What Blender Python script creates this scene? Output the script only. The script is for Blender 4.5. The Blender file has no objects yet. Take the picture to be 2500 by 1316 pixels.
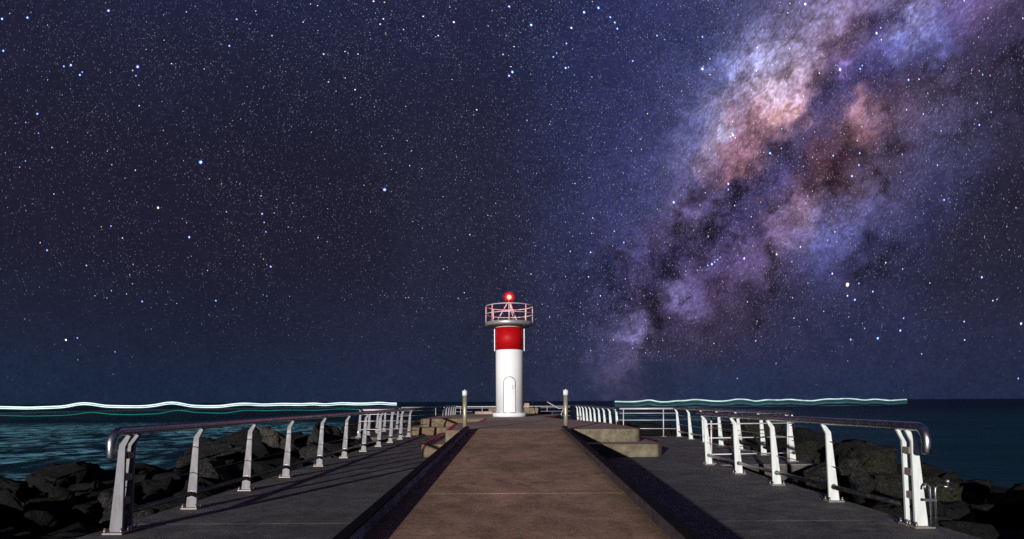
import bpy, bmesh, math, random
import numpy as np
from mathutils import Vector, Matrix, noise as mnoise

S = bpy.context.scene
C = S.collection
PI = math.pi

# ------------------------------------------------------------------ camera
EYE = Vector((0.0, 0.0, 1.36))
cam_d = bpy.data.cameras.new('camera')
cam = bpy.data.objects.new('camera', cam_d)
C.objects.link(cam)
cam_d.sensor_fit = 'HORIZONTAL'
cam_d.sensor_width = 36.0
cam_d.lens = 21.6
cam_d.shift_x = -8 / 2500
cam_d.shift_y = 321.5 / 2500
cam_d.clip_start = 0.05
cam_d.clip_end = 60000
cam.matrix_world = Matrix.Translation(EYE) @ Matrix.Rotation(PI / 2, 4, 'X') @ Matrix.Rotation(-0.0057, 4, 'Z')
S.camera = cam

# ------------------------------------------------------------------ render look
S.view_settings.view_transform = 'Standard'
S.view_settings.look = 'None'
S.view_settings.exposure = 0
S.view_settings.gamma = 1
S.view_settings.use_curve_mapping = False
S.cycles.use_denoising = False
S.cycles.denoiser = 'OPENIMAGEDENOISE'
S.cycles.denoising_input_passes = 'RGB_ALBEDO_NORMAL'
S.cycles.max_bounces = 5
S.cycles.diffuse_bounces = 2
S.cycles.glossy_bounces = 3
S.cycles.transparent_max_bounces = 16
S.cycles.sample_clamp_indirect = 0.6
S.cycles.sample_clamp_direct = 3.0


def lin(r, g, b):
    def f(c):
        c = c / 255.0
        return c / 12.92 if c <= 0.04045 else ((c + 0.055) / 1.055) ** 2.4
    return (f(r), f(g), f(b))


def px_dir(u, v):
    """world direction of a bearing: offsets from the walkway axis and the horizon, per 1500 units of distance"""
    a = -0.0057
    x, z = (u - 1258) / 1500.0, (979.5 - v) / 1500.0
    # undo the slight roll of the camera
    zr2 = z + a * x
    xr2 = x - a * z
    return Vector((xr2, 1.0, zr2)).normalized()


# ------------------------------------------------------------------ world: night sky with the milky way
class Nodes:
    def __init__(self, tree):
        self.t = tree

    def new(self, typ, **kw):
        n = self.t.nodes.new(typ)
        for k, v in kw.items():
            setattr(n, k, v)
        return n

    def put(self, sock, v):
        if v is None:
            return
        if isinstance(v, bpy.types.NodeSocket):
            self.t.links.new(v, sock)
        else:
            if sock.type == 'RGBA' and len(v) == 3:
                v = (*v, 1)
            sock.default_value = v

    def m(self, op, a, b=None, c=None, clamp=False):
        n = self.new('ShaderNodeMath', operation=op, use_clamp=clamp)
        self.put(n.inputs[0], a); self.put(n.inputs[1], b); self.put(n.inputs[2], c)
        return n.outputs[0]

    def v(self, op, a, b=None, c=None, out=0):
        n = self.new('ShaderNodeVectorMath', operation=op)
        self.put(n.inputs[0], a)
        if op == 'SCALE':
            self.put(n.inputs[3], b)
        else:
            self.put(n.inputs[1], b); self.put(n.inputs[2], c)
        return n.outputs['Value'] if op in ('DOT_PRODUCT', 'LENGTH', 'DISTANCE') else n.outputs[0]

    def noise(self, vec, scale, detail=4, rough=0.55, dist=0.0, out=0):
        n = self.new('ShaderNodeTexNoise')
        self.put(n.inputs['Vector'], vec)
        n.inputs['Scale'].default_value = scale
        n.inputs['Detail'].default_value = detail
        n.inputs['Roughness'].default_value = rough
        n.inputs['Distortion'].default_value = dist
        return n.outputs[out]

    def ramp(self, v, a, b, c=0.0, d=1.0, smooth=False):
        n = self.new('ShaderNodeMapRange', interpolation_type='SMOOTHSTEP' if smooth else 'LINEAR')
        self.put(n.inputs[0], v); self.put(n.inputs[1], a); self.put(n.inputs[2], b)
        self.put(n.inputs[3], c); self.put(n.inputs[4], d)
        return n.outputs[0]

    def mix(self, f, a, b, mode='MIX'):
        n = self.new('ShaderNodeMix', data_type='RGBA', blend_type=mode)
        self.put(n.inputs[0], f); self.put(n.inputs[6], a); self.put(n.inputs[7], b)
        return n.outputs[2]


world = bpy.data.worlds.new('World')
S.world = world
world.use_nodes = True
wt = world.node_tree
wt.nodes.clear()
W = Nodes(wt)
tc = W.new('ShaderNodeTexCoord')
D = tc.outputs['Generated']
# band frame: a great circle through two bearings
p0, p1 = px_dir(1530, 870), px_dir(2240, 40)
bn = p0.cross(p1).normalized()          # across
be1 = p0.copy()                         # along, start
be2 = bn.cross(be1).normalized()
ctr = px_dir(1890, 470).dot(bn)
STOPS = [(0.0, (22, 38, 62)), (0.04, (25, 38, 62)), (0.10, (29, 34, 57)), (0.20, (30, 30, 50)), (0.34, (31, 30, 51)), (0.46, (31, 33, 59)), (0.56, (33, 37, 70)), (1.0, (32, 35, 66))]
sep = W.new('ShaderNodeSeparateXYZ')
wt.links.new(D, sep.inputs[0])
ramp = W.new('ShaderNodeValToRGB')
wt.links.new(W.m('ABSOLUTE', sep.outputs[2]), ramp.inputs[0])
cr = ramp.color_ramp
cr.elements[0].position = 0.0
cr.elements[0].color = (*lin(*STOPS[0][1]), 1)
cr.elements[1].position = 1.0
cr.elements[1].color = (*lin(*STOPS[-1][1]), 1)
for p, c in STOPS[1:-1]:
    e = cr.elements.new(p)
    e.color = (*lin(*c), 1)
h = W.m('MULTIPLY_ADD', W.v('DOT_PRODUCT', D, tuple(bn)), 1 / 0.15, -ctr / 0.15)
halo = W.m('POWER', 0.60653, W.m('MULTIPLY', h, h))
sky = W.v('ADD', ramp.outputs[0], W.v('SCALE', tuple(c * 0.32 for c in lin(95, 85, 140)), halo))
bg = W.new('ShaderNodeBackground')
wt.links.new(sky, bg.inputs[0])
bg.inputs[1].default_value = 1.0
wo = W.new('ShaderNodeOutputWorld')
wt.links.new(bg.outputs[0], wo.inputs[0])
world.cycles.sampling_method = 'NONE'

# ------------------------------------------------------------------ the low light from behind left
sun_dir = Vector((0.31, 0.94, -0.125)).normalized()
sun_d = bpy.data.lights.new('sun', 'SUN')
sun = bpy.data.objects.new('sun', sun_d)
C.objects.link(sun)
sun_d.energy = 4.8
sun_d.angle = math.radians(0.6)
sun_d.color = (1.0, 0.97, 0.93)
sun.rotation_euler = sun_dir.to_track_quat('-Z', 'Y').to_euler()
sun.location = (-10, -20, 8)


# ------------------------------------------------------------------ helpers
def obj(name, bm_or_me, mat, parent=None, smooth=False, loc=None):
    if isinstance(bm_or_me, bmesh.types.BMesh):
        me = bpy.data.meshes.new(name)
        bm_or_me.normal_update()
        bm_or_me.to_mesh(me)
        bm_or_me.free()
    else:
        me = bm_or_me
    if mat is not None and not me.materials:
        me.materials.append(mat)
    if smooth:
        me.polygons.foreach_set('use_smooth', [True] * len(me.polygons))
    o = bpy.data.objects.new(name, me)
    C.objects.link(o)
    if parent is not None:
        o.parent = parent
    if loc is not None:
        o.location = loc
    return o


def tag(o, label=None, cat=None, group=None, kind=None):
    if label: o['label'] = label
    if cat: o['category'] = cat
    if group: o['group'] = group
    if kind: o['kind'] = kind
    return o


def empty(name, loc, label, cat, group=None):
    o = bpy.data.objects.new(name, None)
    C.objects.link(o)
    o.location = loc
    o.empty_display_size = 0.1
    return tag(o, label, cat, group)


def add_box(bm, x0, x1, y0, y1, z0, z1):
    vs = [bm.verts.new(p) for p in ((x0, y0, z0), (x1, y0, z0), (x1, y1, z0), (x0, y1, z0), (x0, y0, z1), (x1, y0, z1), (x1, y1, z1), (x0, y1, z1))]
    for f in ((3, 2, 1, 0), (4, 5, 6, 7), (0, 1, 5, 4), (1, 2, 6, 5), (2, 3, 7, 6), (3, 0, 4, 7)):
        bm.faces.new([vs[i] for i in f])
    return vs


def box(x0, x1, y0, y1, z0, z1, bev=0.0):
    bm = bmesh.new()
    add_box(bm, x0, x1, y0, y1, z0, z1)
    if bev:
        bmesh.ops.bevel(bm, geom=list(bm.edges), offset=bev, segments=1, affect='EDGES')
    return bm


def add_tube(bm, pts, r, seg=10, caps=True, radii=None):
    pts = [Vector(p) for p in pts]
    n = len(pts)
    rings = []
    up = None
    for i, p in enumerate(pts):
        t = (pts[min(i + 1, n - 1)] - pts[max(i - 1, 0)]).normalized()
        if up is None:
            up = Vector((0, 0, 1)) if abs(t.z) < 0.9 else Vector((0, 1, 0))
        a = t.cross(up).normalized()
        b = a.cross(t).normalized()
        up = b
        rr = radii[i] if radii else r
        rings.append([bm.verts.new(p + a * (rr * math.cos(2 * PI * k / seg)) + b * (rr * math.sin(2 * PI * k / seg))) for k in range(seg)])
    for i in range(n - 1):
        for k in range(seg):
            f = bm.faces.new((rings[i][k], rings[i][(k + 1) % seg], rings[i + 1][(k + 1) % seg], rings[i + 1][k]))
            f.smooth = True
    if caps:
        bm.faces.new(rings[0][::-1])
        bm.faces.new(rings[-1])
    return bm


def tube(pts, r, seg=10, radii=None):
    return add_tube(bmesh.new(), pts, r, seg, True, radii)


def lathe(profile, seg=48):
    """profile of (r, z); open ends closed by caps"""
    bm = bmesh.new()
    rings = []
    for r, z in profile:
        rings.append([bm.verts.new((r * math.cos(2 * PI * k / seg), r * math.sin(2 * PI * k / seg), z)) for k in range(seg)])
    for i in range(len(rings) - 1):
        for k in range(seg):
            f = bm.faces.new((rings[i][k], rings[i][(k + 1) % seg], rings[i + 1][(k + 1) % seg], rings[i + 1][k]))
            f.smooth = abs(profile[i][0] - profile[i + 1][0]) < 1e-4
    bm.faces.new(rings[0][::-1])
    bm.faces.new(rings[-1])
    return bm


def hoop(r, z, t, seg=56):
    bm = bmesh.new()
    m = 8
    rings = []
    for k in range(seg):
        a = 2 * PI * k / seg
        rings.append([bm.verts.new(((r + t * math.cos(2 * PI * j / m)) * math.cos(a), (r + t * math.cos(2 * PI * j / m)) * math.sin(a), z + t * math.sin(2 * PI * j / m))) for j in range(m)])
    for k in range(seg):
        for j in range(m):
            f = bm.faces.new((rings[k][j], rings[(k + 1) % seg][j], rings[(k + 1) % seg][(j + 1) % m], rings[k][(j + 1) % m]))
            f.smooth = True
    return bm


def fillet(poly, radius=0.12, n=4):
    out = []
    N = len(poly)
    for i in range(N):
        p, a, b = Vector(poly[i]), Vector(poly[i - 1]), Vector(poly[(i + 1) % N])
        da, db = a - p, b - p
        r = min(radius, da.length * 0.4, db.length * 0.4)
        s, e = p + da.normalized() * r, p + db.normalized() * r
        for k in range(n + 1):
            t = k / n
            q = s * (1 - t) ** 2 + p * 2 * t * (1 - t) + e * t * t
            out.append((q.x, q.y))
    return out


def prism(poly, z0, z1, bev=0.02):
    bm = bmesh.new()
    lo = [bm.verts.new((x, y, z0)) for x, y in poly]
    hi = [bm.verts.new((x, y, z1)) for x, y in poly]
    top = bm.faces.new(hi)
    bm.faces.new(lo[::-1])
    n = len(poly)
    for i in range(n):
        bm.faces.new((lo[i], lo[(i + 1) % n], hi[(i + 1) % n], hi[i]))
    bmesh.ops.recalc_face_normals(bm, faces=list(bm.faces))
    if bev:
        bmesh.ops.bevel(bm, geom=list(top.edges), offset=bev, segments=2, affect='EDGES')
    return bm


# ------------------------------------------------------------------ materials
def new_mat(name):
    m = bpy.data.materials.new(name)
    m.use_nodes = True
    t = m.node_tree
    b = t.nodes['Principled BSDF']
    return m, Nodes(t), b


def stone_mat(name, c1, c2, scale=6.0, rough=0.85, bump=0.25, speck=0.0, speck_col=(0.3, 0.3, 0.3), bdist=0.01, spec=0.3, stain=None):
    m, n, b = new_mat(name)
    P = n.new('ShaderNodeTexCoord').outputs['Object']
    a = n.noise(P, scale, 8, 0.65)
    f = n.ramp(a, 0.38, 0.62)
    col = n.mix(f, c1, c2)
    big = n.ramp(n.noise(P, scale * 0.13, 4, 0.6), 0.3, 0.7, 0.72, 1.25)
    col = n.v('SCALE', col, big)
    if speck:
        v = n.noise(P, scale * 22, 3, 0.7)
        col = n.mix(n.m('MULTIPLY', n.ramp(v, 0.56, 0.68), speck), col, speck_col)
        col = n.v('SCALE', col, n.ramp(n.noise(P, scale * 40, 2, 0.6), 0.3, 0.7, 0.75, 1.25))
    if stain:
        col = stain(n, P, col)
    n.put(b.inputs['Base Color'], col)
    b.inputs['Roughness'].default_value = rough
    b.inputs['Specular IOR Level'].default_value = spec
    bn_ = n.new('ShaderNodeBump')
    bn_.inputs['Strength'].default_value = bump
    bn_.inputs['Distance'].default_value = bdist
    hgt = n.m('ADD', n.noise(P, scale * 3, 9, 0.75), n.m('MULTIPLY', n.noise(P, scale * 14, 4, 0.7), 0.5))
    n.put(bn_.inputs['Height'], hgt)
    n.put(b.inputs['Normal'], bn_.outputs[0])
    return m


def metal_mat(name, col, rough=0.3, metallic=1.0, streak=0.2, rust=0.0):
    m, n, b = new_mat(name)
    P = n.new('ShaderNodeTexCoord').outputs['Object']
    s = n.v('MULTIPLY', P, (30, 30, 4))
    f = n.ramp(n.noise(s, 1.0, 5, 0.6), 0.3, 0.7, 1 - streak, 1 + streak)
    c = n.v('SCALE', col, f)
    if rust:
        r = n.ramp(n.noise(n.v('MULTIPLY', P, (14, 14, 5)), 1.0, 6, 0.65), 0.64, 0.75, 0, rust)
        c = n.mix(r, c, (0.16, 0.07, 0.02))
    n.put(b.inputs['Base Color'], c)
    b.inputs['Metallic'].default_value = metallic
    n.put(b.inputs['Roughness'], n.ramp(n.noise(P, 9, 5, 0.6), 0.3, 0.7, rough * 0.75, rough * 1.3))
    return m


def emit_mat(name, col, strength, sampling=None):
    m = bpy.data.materials.new(name)
    m.use_nodes = True
    t = m.node_tree
    t.nodes.clear()
    e = t.nodes.new('ShaderNodeEmission')
    o = t.nodes.new('ShaderNodeOutputMaterial')
    e.inputs[0].default_value = (*col, 1)
    e.inputs[1].default_value = strength
    t.links.new(e.outputs[0], o.inputs[0])
    if sampling:
        m.cycles.emission_sampling = sampling
    return m


def cracks(n, P, col, amount):
    q = n.v('MULTIPLY_ADD', n.v('SUBTRACT', n.noise(P, 2.2, 6, 0.65, out=1), (0.5, 0.5, 0.5)), (0.9, 0.9, 0.0), P)
    vo = n.new('ShaderNodeTexVoronoi', feature='DISTANCE_TO_EDGE')
    n.put(vo.inputs['Vector'], q)
    vo.inputs['Scale'].default_value = 0.42
    line = n.ramp(vo.outputs['Distance'], 0.0, 0.012, 1.0, 0.0)
    gate = n.ramp(n.noise(P, 0.7, 3, 0.5), 0.46, 0.56)
    f = n.m('MULTIPLY', n.m('MULTIPLY', line, gate), amount)
    return n.mix(f, col, (0.015, 0.012, 0.01))


def ramp_stain(n, P, col):
    sp = n.new('ShaderNodeSeparateXYZ')
    n.t.links.new(P, sp.inputs[0])
    ax = n.m('ABSOLUTE', sp.outputs[0])
    wob = n.m('MULTIPLY_ADD', n.noise(P, 3.5, 7, 0.7), 0.5, ax)
    wob = n.m('MULTIPLY_ADD', n.noise(n.v('MULTIPLY', P, (1, 6, 1)), 2.0, 6, 0.7), 0.25, wob)
    f = n.ramp(wob, 1.36, 1.56, 0.0, 0.8)
    col = n.mix(f, col, (0.05, 0.04, 0.025))
    # ochre wash beside it
    f2 = n.ramp(wob, 1.15, 1.4, 0.0, 0.30)
    col = n.mix(f2, (col), (0.30, 0.19, 0.09))
    # scattered darker scuffs
    sc = n.ramp(n.noise(n.v('MULTIPLY', P, (2.4, 1.0, 1)), 1.4, 8, 0.72), 0.52, 0.68, 0.0, 0.45)
    col = n.mix(sc, col, (0.17, 0.108, 0.07))
    wet = n.ramp(n.noise(n.v('MULTIPLY', P, (0.8, 0.5, 1)), 1.1, 5, 0.6), 0.50, 0.58, 0.0, 0.30)
    col = n.mix(wet, col, (0.14, 0.085, 0.055))
    chip = n.ramp(n.noise(P, 26.0, 3, 0.6), 0.60, 0.66, 0.0, 0.45)
    col = n.mix(chip, col, (0.62, 0.44, 0.33))
    pit = n.ramp(n.noise(n.v('ADD', P, (7.1, 3.3, 0.0)), 20.0, 3, 0.6), 0.62, 0.67, 0.0, 0.6)
    col = n.mix(pit, col, (0.06, 0.04, 0.03))
    return cracks(n, P, col, 0.6)


def deck_stain(n, P, col):
    sc = n.ramp(n.noise(n.v('MULTIPLY', P, (1.0, 1.7, 1)), 0.9, 8, 0.7), 0.5, 0.66, 0.0, 0.5)
    col = n.mix(sc, col, (0.075, 0.075, 0.085))
    s2 = n.ramp(n.noise(P, 7.0, 8, 0.75), 0.58, 0.72, 0.0, 0.5)
    col = n.mix(s2, col, (0.24, 0.21, 0.2))
    pit = n.ramp(n.noise(n.v('ADD', P, (7.1, 3.3, 0.0)), 20.0, 3, 0.6), 0.61, 0.66, 0.0, 0.6)
    col = n.mix(pit, col, (0.02, 0.018, 0.018))
    return cracks(n, P, col, 0.65)


def step_stain(n, P, col):
    st = n.noise(n.v('MULTIPLY', P, (9, 9, 0.8)), 1.0, 6, 0.65)
    f = n.ramp(st, 0.52, 0.68, 0.0, 0.6)
    col = n.mix(f, col, (0.075, 0.062, 0.035))
    sx = n.new('ShaderNodeSeparateXYZ')
    n.t.links.new(P, sx.inputs[0])
    return n.mix(n.ramp(sx.outputs[0], -2.0, 1.0, 0.45, 0.0), col, (0.14, 0.082, 0.045))


def weather_stain(n, P, col):
    sp = n.new('ShaderNodeSeparateXYZ')
    n.t.links.new(P, sp.inputs[0])
    f = n.ramp(n.noise(n.v('MULTIPLY', P, (1, 1, 1)), 1.3, 6, 0.7), 0.5, 0.72, 0.0, 0.5)
    return n.mix(f, col, (0.026, 0.030, 0.008))


M = {}
M['ramp'] = stone_mat('brown_concrete', (0.31, 0.172, 0.112), (0.50, 0.30, 0.205), 3.0, 0.85, 0.65, 0.5, (0.6, 0.4, 0.28), 0.010, 0.25, ramp_stain)
M['deck'] = stone_mat('grey_concrete', (0.075, 0.068, 0.072), (0.15, 0.133, 0.133), 2.5, 0.8, 0.9, 0.6, (0.30, 0.27, 0.26), 0.012, 0.3, deck_stain)
M['under'] = stone_mat('deck_base', (0.05, 0.047, 0.045), (0.08, 0.075, 0.07), 3.0, 0.9)
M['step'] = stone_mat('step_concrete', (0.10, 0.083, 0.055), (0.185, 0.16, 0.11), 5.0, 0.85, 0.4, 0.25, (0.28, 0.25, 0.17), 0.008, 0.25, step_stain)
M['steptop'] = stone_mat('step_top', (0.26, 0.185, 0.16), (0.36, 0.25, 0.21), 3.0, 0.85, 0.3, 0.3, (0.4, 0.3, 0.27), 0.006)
M['redline'] = stone_mat('red_edge_paint', (0.42, 0.012, 0.03), (0.6, 0.02, 0.05), 8.0, 0.6, 0.1)
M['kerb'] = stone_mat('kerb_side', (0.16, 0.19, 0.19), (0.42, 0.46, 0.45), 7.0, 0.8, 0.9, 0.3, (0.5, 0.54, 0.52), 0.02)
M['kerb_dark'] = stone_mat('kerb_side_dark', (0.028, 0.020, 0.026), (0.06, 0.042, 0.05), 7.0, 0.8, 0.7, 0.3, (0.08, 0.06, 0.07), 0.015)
M['kerbtop'] = stone_mat('kerb_black', (0.004, 0.004, 0.0045), (0.007, 0.007, 0.008), 6.0, 0.7, 0.1, spec=0.1)
def rock_mat(name, c1, c2, grain, stain=None):
    m, n, b = new_mat(name)
    P = n.new('ShaderNodeTexCoord').outputs['Object']
    col = n.mix(n.ramp(n.noise(P, 1.6, 6, 0.65), 0.35, 0.65), c1, c2)
    if stain:
        col = stain(n, P, col)
    g1 = n.noise(P, 13.0, 6, 0.75)
    g2 = n.noise(P, 42.0, 3, 0.7)
    col = n.mix(n.ramp(n.m('MULTIPLY_ADD', g2, 0.6, n.m('MULTIPLY', g1, 0.4)), 0.50, 0.60), col, grain)
    col = n.v('SCALE', col, n.ramp(n.noise(P, 20.0, 5, 0.75), 0.36, 0.62, 0.25, 1.5))
    n.put(b.inputs['Base Color'], col)
    b.inputs['Roughness'].default_value = 0.9
    b.inputs['Specular IOR Level'].default_value = 0.2
    bp_ = n.new('ShaderNodeBump')
    bp_.inputs['Strength'].default_value = 1.0
    bp_.inputs['Distance'].default_value = 0.12
    n.put(bp_.inputs['Height'], n.m('ADD', n.noise(P, 5.0, 9, 0.72), n.m('MULTIPLY', n.noise(P, 22.0, 4, 0.7), 0.25)))
    n.put(b.inputs['Normal'], bp_.outputs[0])
    return m


M['rock'] = rock_mat('dark_basalt', (0.008, 0.0078, 0.0072), (0.020, 0.0195, 0.018), (0.058, 0.056, 0.052))
M['rock_moss'] = rock_mat('mossy_basalt', (0.007, 0.007, 0.005), (0.015, 0.0145, 0.010), (0.036, 0.035, 0.024), weather_stain)
M['rock_pale'] = rock_mat('pale_rock', (0.026, 0.024, 0.020), (0.055, 0.050, 0.042), (0.10, 0.092, 0.08))
M['rock_black'] = rock_mat('wet_basalt', (0.002, 0.002, 0.002), (0.005, 0.0048, 0.0046), (0.016, 0.016, 0.0155))
M['rubble'] = rock_mat('wet_rubble', (0.0022, 0.0022, 0.0022), (0.006, 0.0058, 0.0054), (0.016, 0.016, 0.015))
M['rock_red'] = rock_mat('red_rock', (0.022, 0.012, 0.009), (0.044, 0.026, 0.02), (0.06, 0.042, 0.034))
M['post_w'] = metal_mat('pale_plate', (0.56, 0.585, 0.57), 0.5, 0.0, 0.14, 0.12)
M['post_dim'] = metal_mat('dimmed_plate', (0.142, 0.134, 0.15), 0.5, 0.0, 0.25, 0.6)  # weaker light on the left posts put into the plate colour, besides rust
M['steel'] = metal_mat('stainless', (0.38, 0.385, 0.42), 0.33, 1.0, 0.18)
M['steel_d'] = metal_mat('weathered_steel', (0.20, 0.17, 0.165), 0.34, 1.0, 0.15, 0.25)
M['plate'] = metal_mat('base_plate', (0.24, 0.2, 0.18), 0.4, 0.25, 0.2, 0.35)
M['bolt'] = metal_mat('bolt_steel', (0.55, 0.5, 0.46), 0.3, 0.9, 0.1, 0.3)
M['brass'] = metal_mat('aged_steel_post', (0.42, 0.37, 0.26), 0.4, 0.55, 0.1)
M['cap'] = metal_mat('pale_reflector', (0.62, 0.66, 0.68), 0.35, 0.0, 0.05)
M['rail_galv'] = metal_mat('galvanised', (0.55, 0.51, 0.52), 0.45, 0.2, 0.08)
M['white'] = metal_mat('white_paint', (0.73, 0.72, 0.73), 0.45, 0.0, 0.05, 0.2)
M['red'] = metal_mat('red_paint', (0.36, 0.003, 0.006), 0.5, 0.0, 0.05)
M['red'].node_tree.nodes['Principled BSDF'].inputs['Specular IOR Level'].default_value = 0.15
M['black'] = metal_mat('black_gap', (0.006, 0.006, 0.006), 0.6, 0.0, 0.1)
M['gal_rim'] = metal_mat('gallery_steel', (0.36, 0.34, 0.33), 0.38, 0.55, 0.12, 0.15)

# ------------------------------------------------------------------ sea
SEA = -3.5


def sea_material():
    m, n, b = new_mat('sea_water')
    P = n.new('ShaderNodeTexCoord').outputs['Object']
    sp = n.new('ShaderNodeSeparateXYZ')
    n.t.links.new(P, sp.inputs[0])
    X, Y = sp.outputs[0], sp.outputs[1]
    # broken water on the left, off the rocks
    reg = n.m('MULTIPLY', n.ramp(X, -34, -16, 1.0, 0.0, True), n.m('MULTIPLY', n.ramp(Y, 22, 50, 0.25, 1.0, True), n.ramp(Y, 115, 165, 1.0, 0.0, True)))
    st = n.noise(n.v('MULTIPLY', P, (0.10, 0.06, 1)), 1.0, 6, 0.7, 0.6)
    st2 = n.noise(n.v('MULTIPLY', P, (0.42, 0.30, 1)), 1.0, 6, 0.72, 1.0)
    crest = n.ramp(Y, 80, 128, 0.0, 0.12, True)
    f = n.m('MULTIPLY', n.ramp(n.m('ADD', st, crest), 0.44, 0.56, 0.0, 1.0), n.ramp(st2, 0.47, 0.58, 0.0, 1.0))
    f = n.m('MULTIPLY', n.m('MULTIPLY', f, reg), 1.0)
    # faint foam to the right, beyond the far rail
    reg2 = n.m('MULTIPLY', n.ramp(X, 2, 8, 0.0, 1.0, True), n.m('MULTIPLY', n.ramp(X, 50, 75, 1.0, 0.0, True), n.m('MULTIPLY', n.ramp(Y, 100, 130, 0.0, 1.0, True), n.ramp(Y, 260, 380, 1.0, 0.0, True))))
    st3 = n.noise(n.v('MULTIPLY', P, (0.07, 0.03, 1)), 1.0, 7, 0.7, 0.5)
    f2 = n.m('MULTIPLY', n.m('MULTIPLY', n.ramp(st3, 0.5, 0.68, 0.0, 0.5), reg2), 1.0)
    ff = n.m('MAXIMUM', f, f2)
    # milky teal close in, deep blue further out
    near = n.ramp(Y, 20, 420, 0.0, 1.0, True)
    water = n.mix(near, (0.002, 0.046, 0.070), (0.002, 0.011, 0.038))
    water = n.mix(n.ramp(X, -40, -5, 1.0, 0.0, True), water, (0.002, 0.022, 0.042))
    water = n.v('SCALE', water, n.ramp(n.noise(n.v('MULTIPLY', P, (0.02, 0.06, 1)), 1.0, 6, 0.65), 0.3, 0.7, 0.7, 1.3))
    col = n.mix(ff, water, (0.32, 0.88, 1.0))
    bmp = n.new('ShaderNodeBump')
    bmp.inputs['Strength'].default_value = 0.6
    bmp.inputs['Distance'].default_value = 0.6
    hh = n.m('ADD', n.noise(n.v('MULTIPLY', P, (0.25, 0.7, 1)), 1.0, 6, 0.6), n.m('MULTIPLY', n.noise(n.v('MULTIPLY', P, (0.03, 0.09, 1)), 1.0, 3, 0.5), 2.0))
    n.put(bmp.inputs['Height'], hh)
    n.t.nodes.remove(b)
    df = n.new('ShaderNodeBsdfDiffuse'); n.put(df.inputs[0], col)
    gs = n.new('ShaderNodeBsdfGlossy'); gs.inputs[0].default_value = (0.8, 0.95, 1.0, 1); gs.inputs['Roughness'].default_value = 0.16
    n.put(gs.inputs['Normal'], bmp.outputs[0])
    mx = n.new('ShaderNodeMixShader'); mx.inputs[0].default_value = 0.13
    n.t.links.new(df.outputs[0], mx.inputs[1]); n.t.links.new(gs.outputs[0], mx.inputs[2])
    n.t.links.new(mx.outputs[0], n.t.nodes['Material Output'].inputs[0])
    return m


def build_sea():
    bm = bmesh.new()
    xs = [-20000, -3000, -600, -200, -60, 0, 60, 200, 600, 3000, 20000]
    ys = [-300, -40, 0, 40, 90, 150, 250, 600, 3000, 20000]
    g = [[bm.verts.new((x, y, 0)) for x in xs] for y in ys]
    for j in range(len(ys) - 1):
        for i in range(len(xs) - 1):
            bm.faces.new((g[j][i], g[j][i + 1], g[j + 1][i + 1], g[j + 1][i]))
    o = obj('sea', bm, sea_material())
    o.location = (0, 0, SEA)
    tag(o, 'dark blue night sea reaching to the horizon', kind='structure')


build_sea()

# far headland low on the left horizon
bm = bmesh.new()
random.seed(4)
prev = None
rowsN = 60
vs0, vs1, vs2 = [], [], []
for i in range(rowsN + 1):
    t = i / rowsN
    x = -2650 + t * 960
    hgt = 62 * (1 - t) ** 0.7 * (0.75 + 0.5 * mnoise.noise(Vector((t * 9, 0.3, 0)))) + 6 * mnoise.noise(Vector((t * 60, 5, 0)))
    vs0.append(bm.verts.new((x, 2000, SEA)))
    vs1.append(bm.verts.new((x, 2060, SEA + max(hgt, 0.5))))
    vs2.append(bm.verts.new((x, 2300, SEA)))
for i in range(rowsN):
    bm.faces.new((vs0[i], vs0[i + 1], vs1[i + 1], vs1[i]))
    bm.faces.new((vs1[i], vs1[i + 1], vs2[i + 1], vs2[i]))
tag(obj('headland', bm, stone_mat('wooded_headland', (0.010, 0.013, 0.019), (0.014, 0.018, 0.026), 0.05, 0.95, 0.1)), 'faint dark headland on the far left horizon', kind='structure')

# ------------------------------------------------------------------ sky dome: the milky way computed point by point
def perlin(P, seed=0):
    Pi = np.floor(P).astype(np.int64)
    f = P - Pi
    u = f * f * f * (f * (f * 6 - 15) + 10)
    out = 0.0
    for dx in (0, 1):
        wx = u[:, 0] if dx else 1 - u[:, 0]
        for dy in (0, 1):
            wy = u[:, 1] if dy else 1 - u[:, 1]
            for dz in (0, 1):
                wz = u[:, 2] if dz else 1 - u[:, 2]
                hsh = ((Pi[:, 0] + dx) * 73856093) ^ ((Pi[:, 1] + dy) * 19349663) ^ ((Pi[:, 2] + dz) * 83492791) ^ (seed * 2654435 + 977)
                hsh = (hsh ^ (hsh >> 13)) * 1274126177
                hsh = (hsh ^ (hsh >> 16)) & 0xFFFFFF
                gx = ((hsh & 255) / 127.5 - 1)
                gy = (((hsh >> 8) & 255) / 127.5 - 1)
                gz = (((hsh >> 16) & 255) / 127.5 - 1)
                out = out + wx * wy * wz * (gx * (f[:, 0] - dx) + gy * (f[:, 1] - dy) + gz * (f[:, 2] - dz))
    return out


def fbm(P, scale, octs, gain=0.55, seed=0):
    a, t, r = 1.0, 0.0, 0.0
    for o in range(octs):
        r = r + a * perlin(P * scale + 17.3 * o, seed + o)
        t += a
        a *= gain
        scale *= 2.07
    return r / t * 1.6


SKY_GRID = []
def _grid(xs, ys, rows):
    for y, row in zip(ys, rows):
        for x, c in zip(xs, row):
            SKY_GRID.append((x, y, c, 1.0))


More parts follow.
